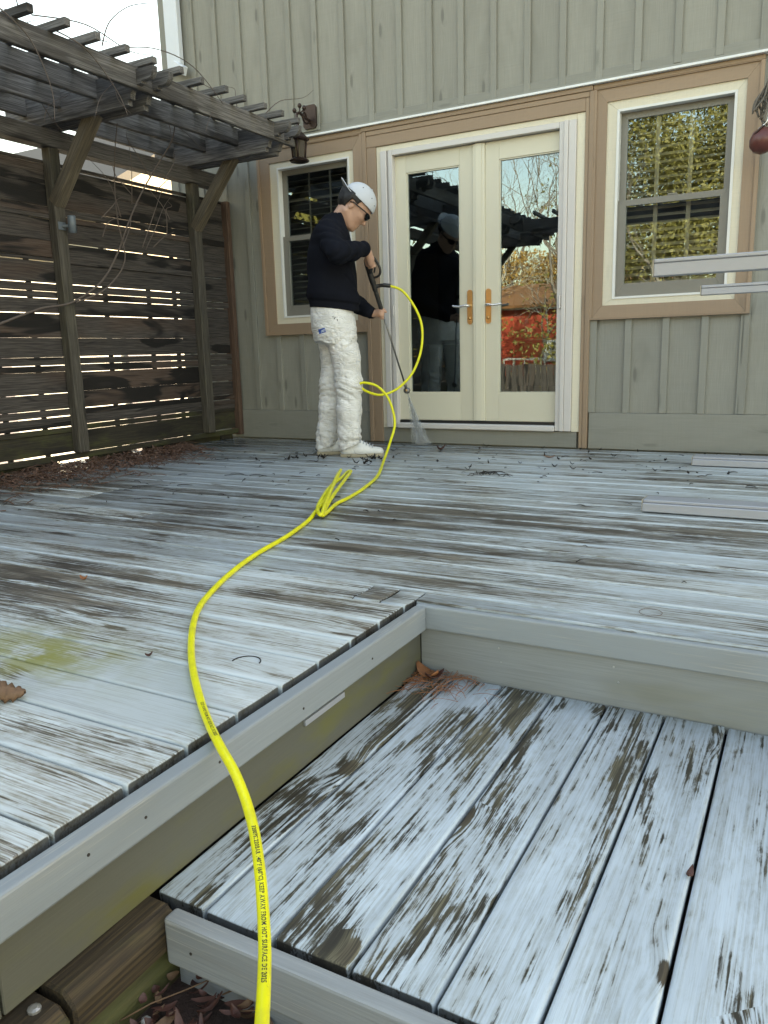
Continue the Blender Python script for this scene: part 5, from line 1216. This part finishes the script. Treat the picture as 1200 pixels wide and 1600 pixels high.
# needle drift along the fence foot
parts = []
for i in range(1500):
    y = random.uniform(2.2, 4.75); d = abs(random.gauss(0, 0.17)) * (1.15 if y < 4.3 else 0.6); x = -4.46 + d * 1.5 * (1 - 0.25 * max(0, y - 4))
    if random.random() < 0.05: x += random.uniform(0, 0.5)
    parts.append(strand((x, y), random.uniform(0.05, 0.16), random.uniform(0, 6.28), 0.35, 0.003 + random.uniform(0, 0.035) * math.exp(-d * 6), random.uniform(0, 0.02), random.uniform(0.0014, 0.0032), 4))
for i in range(500):
    y = random.uniform(2.2, 4.6); d = abs(random.gauss(0, 0.15)); parts.append(leaf_data((-4.46 + d * 1.5, y, 0.006 + random.uniform(0, 0.03) * math.exp(-d * 6)), random.uniform(0.03, 0.07), random.uniform(0.012, 0.03), random.uniform(0, 6.28), random.uniform(0.1, 0.4), (random.uniform(-.3, .3), random.uniform(-.3, .3)), 3))
stuff('needle_litter', parts, 'needle', 'drift of dead brown needles on the deck along the foot of the fence', 'leaf litter', (-4.2, 3.6, 0))
# needles in the inner corner of the step
parts = []
for i in range(130):
    a = random.gauss(0, 0.07); b = random.gauss(0, 0.05)
    parts.append(strand((-0.89 + a, min(1.945, 1.885 + b)), random.uniform(0.04, 0.10), random.uniform(0, 6.28), 0.3, HL + 0.003 + random.uniform(0, 0.008), random.uniform(0, 0.008), random.uniform(0.0006, 0.0011)))
stuff('needle_litter', parts, 'leaf_orange', 'small heap of rust-coloured needles in the inner corner of the step', 'leaf litter', (-0.89, 1.88, HL))
# black specks and twigs scattered on the upper deck
parts = []
for i in range(150):
    y = random.uniform(4.2, 5.5) if random.random() < 0.6 else random.uniform(2.4, 4.4); x = random.uniform(-3.9, -0.2)
    parts.append(strand((x, y), random.uniform(0.012, 0.06), random.uniform(0, 6.28), 0.3, 0.003, 0.004, random.uniform(0.0012, 0.003)))
for i in range(60):
    y = random.uniform(4.3, 5.5); x = random.uniform(-3.4, -0.3); parts.append(leaf_data((x, y, 0.004), random.uniform(0.015, 0.045), random.uniform(0.01, 0.02), random.uniform(0, 6.28), 0.35, (0.2, 0.1), 3))
for i in range(16): parts.append(strand((random.uniform(-3.8, -2.9), random.uniform(2.3, 4.3)), random.uniform(0.08, 0.22), random.gauss(0.1, 0.4), 0.5, 0.003, 0.006, random.uniform(0.0015, 0.003)))
for i in range(14): parts.append(strand((-1.64 + random.gauss(0, .05), 4.224 + random.gauss(0, .03)), random.uniform(0.05, 0.14), random.uniform(0, 6.28), 0.4, 0.004, 0.012, 0.003))
for cx, cy, n in ((-2.62, 4.58, 10), (-3.17, 4.46, 8), (-3.0, 4.5, 5), (-2.56, 4.42, 6)):
    for i in range(n): parts.append(leaf_data((cx + random.gauss(0, .05), cy + random.gauss(0, .04), 0.005), random.uniform(0.02, 0.06), 0.02, random.uniform(0, 6.28), 0.4, (0.2, 0.1), 3))
stuff('twig_litter', parts, 'twig', 'scattered black twigs and leaf bits on the wet upper deck', 'twigs', (-2, 4.5, 0))
# red leaf litter on the soil below the step
parts = []; parts2 = []
for i in range(1000):
    c = (random.uniform(-1.0, 0.5), random.uniform(0.3, 0.85), -0.347 + random.uniform(0, 0.03))
    (parts if random.random() < 0.8 else parts2).append(leaf_data(c, random.uniform(0.015, 0.048), random.uniform(0.006, 0.017), random.uniform(0, 6.28), random.uniform(0.05, 0.35), (random.uniform(-.5, .5), random.uniform(-.5, .5)), 4))
for i in range(30): parts2.append(strand((random.uniform(-0.95, -0.3), random.uniform(0.5, 0.84)), random.uniform(0.15, 0.3), random.uniform(-.4, 1.2), 0.5, -0.325, 0.01, 0.0014))
stuff('leaf_litter', parts, 'leaf_red', 'dark red fallen leaves on the soil below the lower deck', 'leaf litter', (-0.5, 0.6, -0.42))
stuff('leaf_litter', parts2, 'leaf', 'tan leaves and stalks among the red leaves below the lower deck', 'leaf litter', (-0.5, 0.6, -0.42))
parts = []
for i in range(70):
    v, f = lathe([(0.002, -.004), (0.007, -.002), (0.007, .002), (0.002, .004)], 6); c = Vector((random.uniform(-0.95, 0.4), random.uniform(0.3, 0.84), -0.345)); s = random.uniform(0.6, 1.5); parts.append(([p * s + c for p in v], f))
stuff('pebbles', parts, 'gravel', 'pale pebbles among the red leaves below the lower deck', 'pebbles', (-0.5, 0.6, -0.42))

# ================================================================== bare vine on the pergola
vine = thing('climbing_vine', 'leafless vine twining from the fence up over the pergola', 'vine', (-4.4, 4.1, 0))
def vstem(pts, r0, r1, n=6):
    pth = catmull(pts, n); m = len(pth); rad = [r0 + (r1 - r0) * i / (m - 1) for i in range(m)]
    v, f = tube_data(pth, rad, 6); b = WPOS[vine]; link('vine_stem', mesh('vine_stem', [p - b for p in v], f, 'vine', True), vine, b)
    return pth
main = vstem([(-4.42, 3.2, 0.95), (-4.41, 3.5, 1.05), (-4.40, 3.75, 1.10), (-4.38, 4.0, 1.25), (-4.36, 4.15, 1.45), (-4.34, 4.25, 1.65), (-4.30, 4.35, 1.85), (-4.22, 4.45, 2.05), (-4.1, 4.5, 2.22), (-4.0, 4.45, 2.36)], 0.008, 0.004)
vstem([(-4.40, 3.78, 1.10), (-4.37, 4.02, 1.2), (-4.35, 4.20, 1.4), (-4.33, 4.15, 1.65), (-4.28, 4.10, 1.85), (-4.2, 4.05, 2.05), (-4.1, 4.0, 2.22)], 0.006, 0.003)
for i in range(40):
    y = random.uniform(2.9, 5.2); x = random.uniform(-4.3, -3.55); z = 2.40
    if i < 14: x = random.uniform(-4.38, -4.2); y = random.uniform(3.9, 4.6); z = random.uniform(1.3, 2.0); d = Vector((random.uniform(-.02, .12), random.uniform(-.3, .3), random.uniform(.1, .5)))
    else: d = Vector((random.uniform(-.1, .25), random.uniform(-.4, .4), random.uniform(-.35, .25)))
    p = Vector((x, y, z)); vstem([p, p + d * .35 + Vector((random.uniform(-.03, .03), random.uniform(-.05, .05), 0.03)), p + d * .7 + Vector((0, random.uniform(-.06, .06), random.uniform(0, .05))), p + d], 0.0035, 0.0012, 4)
for p0, p1, p2, p3 in (((-3.6, 3.45, 2.42), (-3.58, 3.5, 2.55), (-3.55, 3.62, 2.66), (-3.5, 3.74, 2.71)), ((-3.6, 3.5, 2.42), (-3.55, 3.8, 2.5), (-3.52, 4.1, 2.48), (-3.5, 4.35, 2.32)), ((-3.59, 3.1, 2.40), (-3.56, 3.3, 2.35), (-3.57, 3.5, 2.2), (-3.56, 3.56, 2.08)), ((-3.59, 2.8, 2.40), (-3.57, 2.95, 2.30), (-3.57, 3.05, 2.1), (-3.58, 3.06, 1.95)), ((-3.6, 3.0, 2.43), (-3.55, 3.3, 2.47), (-3.55, 3.6, 2.43), (-3.54, 3.8, 2.46))):
    vstem([p0, p1, p2, p3], 0.004, 0.002)

# ================================================================== beyond the fence and behind the viewer
def nb_house():
    h = thing('neighbour_house', 'beige neighbouring house gable beyond the fence', 'house', (-16, 17, -0.75))
    plank('wall', 'beige', (-22, 13, -0.75), (-14.0, 22, 4.2), h, 'Y', 0)
    poly_obj('gable_wall', 'beige', [(12.9, 4.2), (22.1, 4.2), (17.5, 6.9)], (0, 1, 0), (0, 0, 1), (-1, 0, 0), (-14.0, 0, 0), 8.0, h)
    for s in (-1, 1):
        a = Vector((-18, 17.5, 7.0)); b = Vector((-18, 17.5 + s * 5.3, 3.95)); beam('roof', 'roof', a, b, 8.8, 0.2, h, (0, 0, 1), 0.0)
    for y in (14.4, 17.4, 20.2):
        w = plank('window', 'white', (-13.999, y - 0.55, 1.4), (-13.93, y + 0.55, 2.9), h, 'Z', 0.01); plank('pane', 'lens', (-13.929, y - 0.45, 1.5), (-13.92, y + 0.45, 2.8), w, 'Z', 0)
nb_house()
M['shed_door'] = plain('grey_shed_door', (0.22, 0.21, 0.24), 0.6)
ob = thing('backdrop_building', 'low white building added so the gaps of the fence read bright', 'backdrop_building', (-10, 8, -0.75))  # added white building, fills the fence gaps with bright white
plank('wall', 'white', (-13, 3.5, -0.75), (-9.5, 16, 2.1), ob, 'Y', 0)
beam('roof', 'roof', (-13.2, 9.75, 2.35), (-9.2, 9.75, 2.2), 13.0, 0.12, ob, (0, 0, 1), 0)
for y in (6.0, 9.0): w_ = plank('door', 'shed_door', (-9.499, y, -0.75), (-9.44, y + 0.95, 1.35), ob, 'Z', 0.01)
rh = thing('red_house', 'red clapboard house with white trim far behind the viewer', 'house', (-13, -27, -0.75))
M['cedar'] = plain('weathered_cedar_shingle', (0.26, 0.12, 0.05), 0.8, var=0.3)
plank('wall', 'red', (-20, -32, -0.75), (-6.5, -26, 2.55), rh, 'X', 0)
plank('eave_trim', 'white', (-20.2, -25.7, 2.5), (-6.3, -25.6, 2.62), rh, 'X', 0); beam('roof', 'cedar', (-13.2, -25.4, 2.65), (-13.2, -29.5, 3.9), 14.4, 0.15, rh, (0, 0, 1), 0)
for x, z in ((-17.4, 0.9), (-14.9, 0.9), (-11.0, 0.55), (-8.3, 0.9)):
    w = plank('window', 'white', (x - 0.45, -25.99, z - 0.5), (x + 0.45, -25.9, z + 0.5), rh, 'Z', 0.01)
    for dx in (-0.2, 0.2):
        for dz in (-0.23, 0.23): plank('pane', 'lens', (x + dx - .165, -25.899, z + dz - .19), (x + dx + .165, -25.89, z + dz + .19), w, 'Z', 0)
plank('porch_rail', 'white', (-13.0, -24.6, 0.15), (-9.0, -24.5, 0.25), rh, 'X', 0)
for x in np.arange(-13, -8.9, 0.5): plank('porch_post', 'white', (x, -24.6, -0.75), (x + 0.07, -24.5, 0.15), rh, 'Z', 0)

def branchy(root, h, seed, mat, spread=0.55, levels=5, r0=0.16):
    rd = random.Random(seed); parts = []; trunk = []
    def grow(p, d, L, r, lv):
        n = 4; pts = [p]; q = p.copy(); dd = d.copy()
        for i in range(n):
            dd = (dd + Vector((rd.gauss(0, .12), rd.gauss(0, .12), rd.gauss(0.03, .08)))).normalized(); q = q + dd * (L / n); pts.append(q.copy())
        (trunk if lv == 0 else parts).append(tube_data(pts, [r * (1 - 0.4 * i / n) for i in range(n + 1)], 6 if lv < 2 else 4, False))
        if lv >= levels: return
        for k in range(rd.choice((2, 3, 3)) if lv < levels - 1 else 3):
            i = rd.randint(2, n) if k else n
            a = dd.orthogonal().normalized(); a.rotate(Matrix.Rotation(rd.uniform(0, 6.28), 3, dd)); nd = (dd + a * rd.uniform(spread * .6, spread * 1.5)).normalized()
            grow(pts[i], nd, L * rd.uniform(0.58, 0.82), r * 0.56, lv + 1)
    grow(Vector(root), Vector((0, 0, 1)), h * 0.30, r0, 0)
    return trunk, parts
def bare_tree(root, h, seed, mat, label, r0=0.16, levels=5):
    t = thing('bare_tree', label, 'tree', root, 'leafless trees behind the viewer')
    tr_, br_ = branchy(root, h, seed, mat, 0.55, levels, r0); b = WPOS[t]
    v, f = merge(tr_); link('trunk', mesh('trunk', [p - b for p in v], f, mat, True), t, b); v, f = merge(br_); link('crown', mesh('crown', [p - b for p in v], f, mat, True), t, b)
def leafy_tree(root, h, w, seed, mat, label, n=30000, s=0.075):
    t = thing('leafy_tree', label, 'tree', root, 'leafy trees behind the viewer'); b = WPOS[t]; rg = np.random.default_rng(seed)
    tr_, br_ = branchy(root, h, seed, 'bark', 0.5, 3, 0.18); v, f = merge(tr_ + br_); link('trunk', mesh('trunk', [p - b for p in v], f, 'bark', True), t, b)
    cl = np.stack([rg.normal(0, w * .42, 46), rg.normal(0, w * .42, 46), rg.uniform(h * .18, h * .95, 46)], 1); sz = rg.uniform(0.35, 0.85, 46) * w * .5
    ci = rg.integers(0, 46, n); c = cl[ci] + rg.normal(0, 1, (n, 3)) * (sz[ci] * .55)[:, None]; c[:, 2] = np.clip(c[:, 2], 0.1, h)
    a = rg.normal(0, 1, (n, 3)); a /= np.linalg.norm(a, axis=1)[:, None]; q = np.cross(a, rg.normal(0, 1, (n, 3))); q /= np.linalg.norm(q, axis=1)[:, None]
    ss = rg.uniform(.5, 1.2, n)[:, None] * s; V = np.concatenate([c - a * ss, c + q * ss * .5, c + a * ss, c - q * ss * .5], 1).reshape(-1, 3); F = np.arange(4 * n).reshape(-1, 4)
    link('crown', mesh('crown', V.tolist(), F.tolist(), mat), t, b)
Zg = -0.75
bare_tree((-10.4, -22, Zg), 7, 3, 'palebark', 'pale-barked leafless tree in front of the red house', 0.075, 6)
bare_tree((-6.6, -14, Zg), 11, 5, 'bark', 'grey leafless tree right of the red house', 0.09, 6)
bare_tree((-13.6, -22, Zg), 8, 8, 'palebark', 'pale-barked leafless tree before the left end of the red house', 0.08, 5)
bare_tree((-9.5, -31, Zg), 17, 12, 'bark', 'tall leafless tree behind the red house', 0.16, 6)
bare_tree((-14.5, -33, Zg), 18, 17, 'bark', 'tallest leafless tree behind the red house roof', 0.16, 6)
bare_tree((-3.4, -12, Zg), 9, 15, 'bark', 'leafless tree before the evergreens', 0.09, 6)
bare_tree((-15, -24, Zg), 14, 19, 'bark', 'leafless tree beyond the pergola end', 0.16, 6)
bare_tree((-19, -14, Zg), 13, 23, 'bark', 'leafless tree far left behind the viewer', 0.2, 5)
bare_tree((-5.5, -24, Zg), 15, 29, 'bark', 'tall leafless tree behind the evergreens', 0.16, 6)
leafy_tree((-10.5, -4.0, Zg), 7.0, 3.4, 31, 'ever', 'added evergreen darkening the left window reflection, beyond the far end of the slat fence', 14000, 0.12)  # added out of view to keep bright sky out of the left window's reflection
leafy_tree((-12.0, 0.5, Zg), 7.5, 3.4, 33, 'ever', 'added evergreen darkening the left window reflection, beside the white building', 14000, 0.12)  # second added tree, blocks the same reflected sky
leafy_tree((-11.5, -34, Zg), 6.4, 3.2, 35, 'gold', 'golden tree behind the right end of the red house', 16000, 0.10)
leafy_tree((-15.5, -34, Zg), 6.8, 3.4, 37, 'gold', 'golden tree behind the left end of the red house', 16000, 0.10)
leafy_tree((-4.6, -15.5, Zg), 8.5, 3.2, 2, 'ever', 'olive evergreen reflected in the right window, nearest one')
leafy_tree((-2.2, -16.5, Zg), 10.0, 3.6, 4, 'ever', 'olive evergreen reflected at the right side of the right window')
leafy_tree((-0.2, -18, Zg), 9.5, 3.6, 6, 'ever', 'olive evergreen farthest right behind the viewer')
leafy_tree((-14.6, -23, Zg), 5.2, 2.6, 10, 'gold', 'yellowing tree left of the red house', 16000)
yf = thing('yard_fence', 'dark low board fence across the yard behind the viewer', 'fence', (-7, -9, Zg))
for x in np.arange(-14, 4, 0.16): plank('fence_board', 'fence', (x, -9.02, Zg), (x + 0.145, -9.0, 0.28 + random.uniform(-.02, .02)), yf, 'Z', 0)
plank('fence_rail', 'fence', (-14, -9.06, -0.1), (4, -9.021, -0.0), yf, 'X', 0)
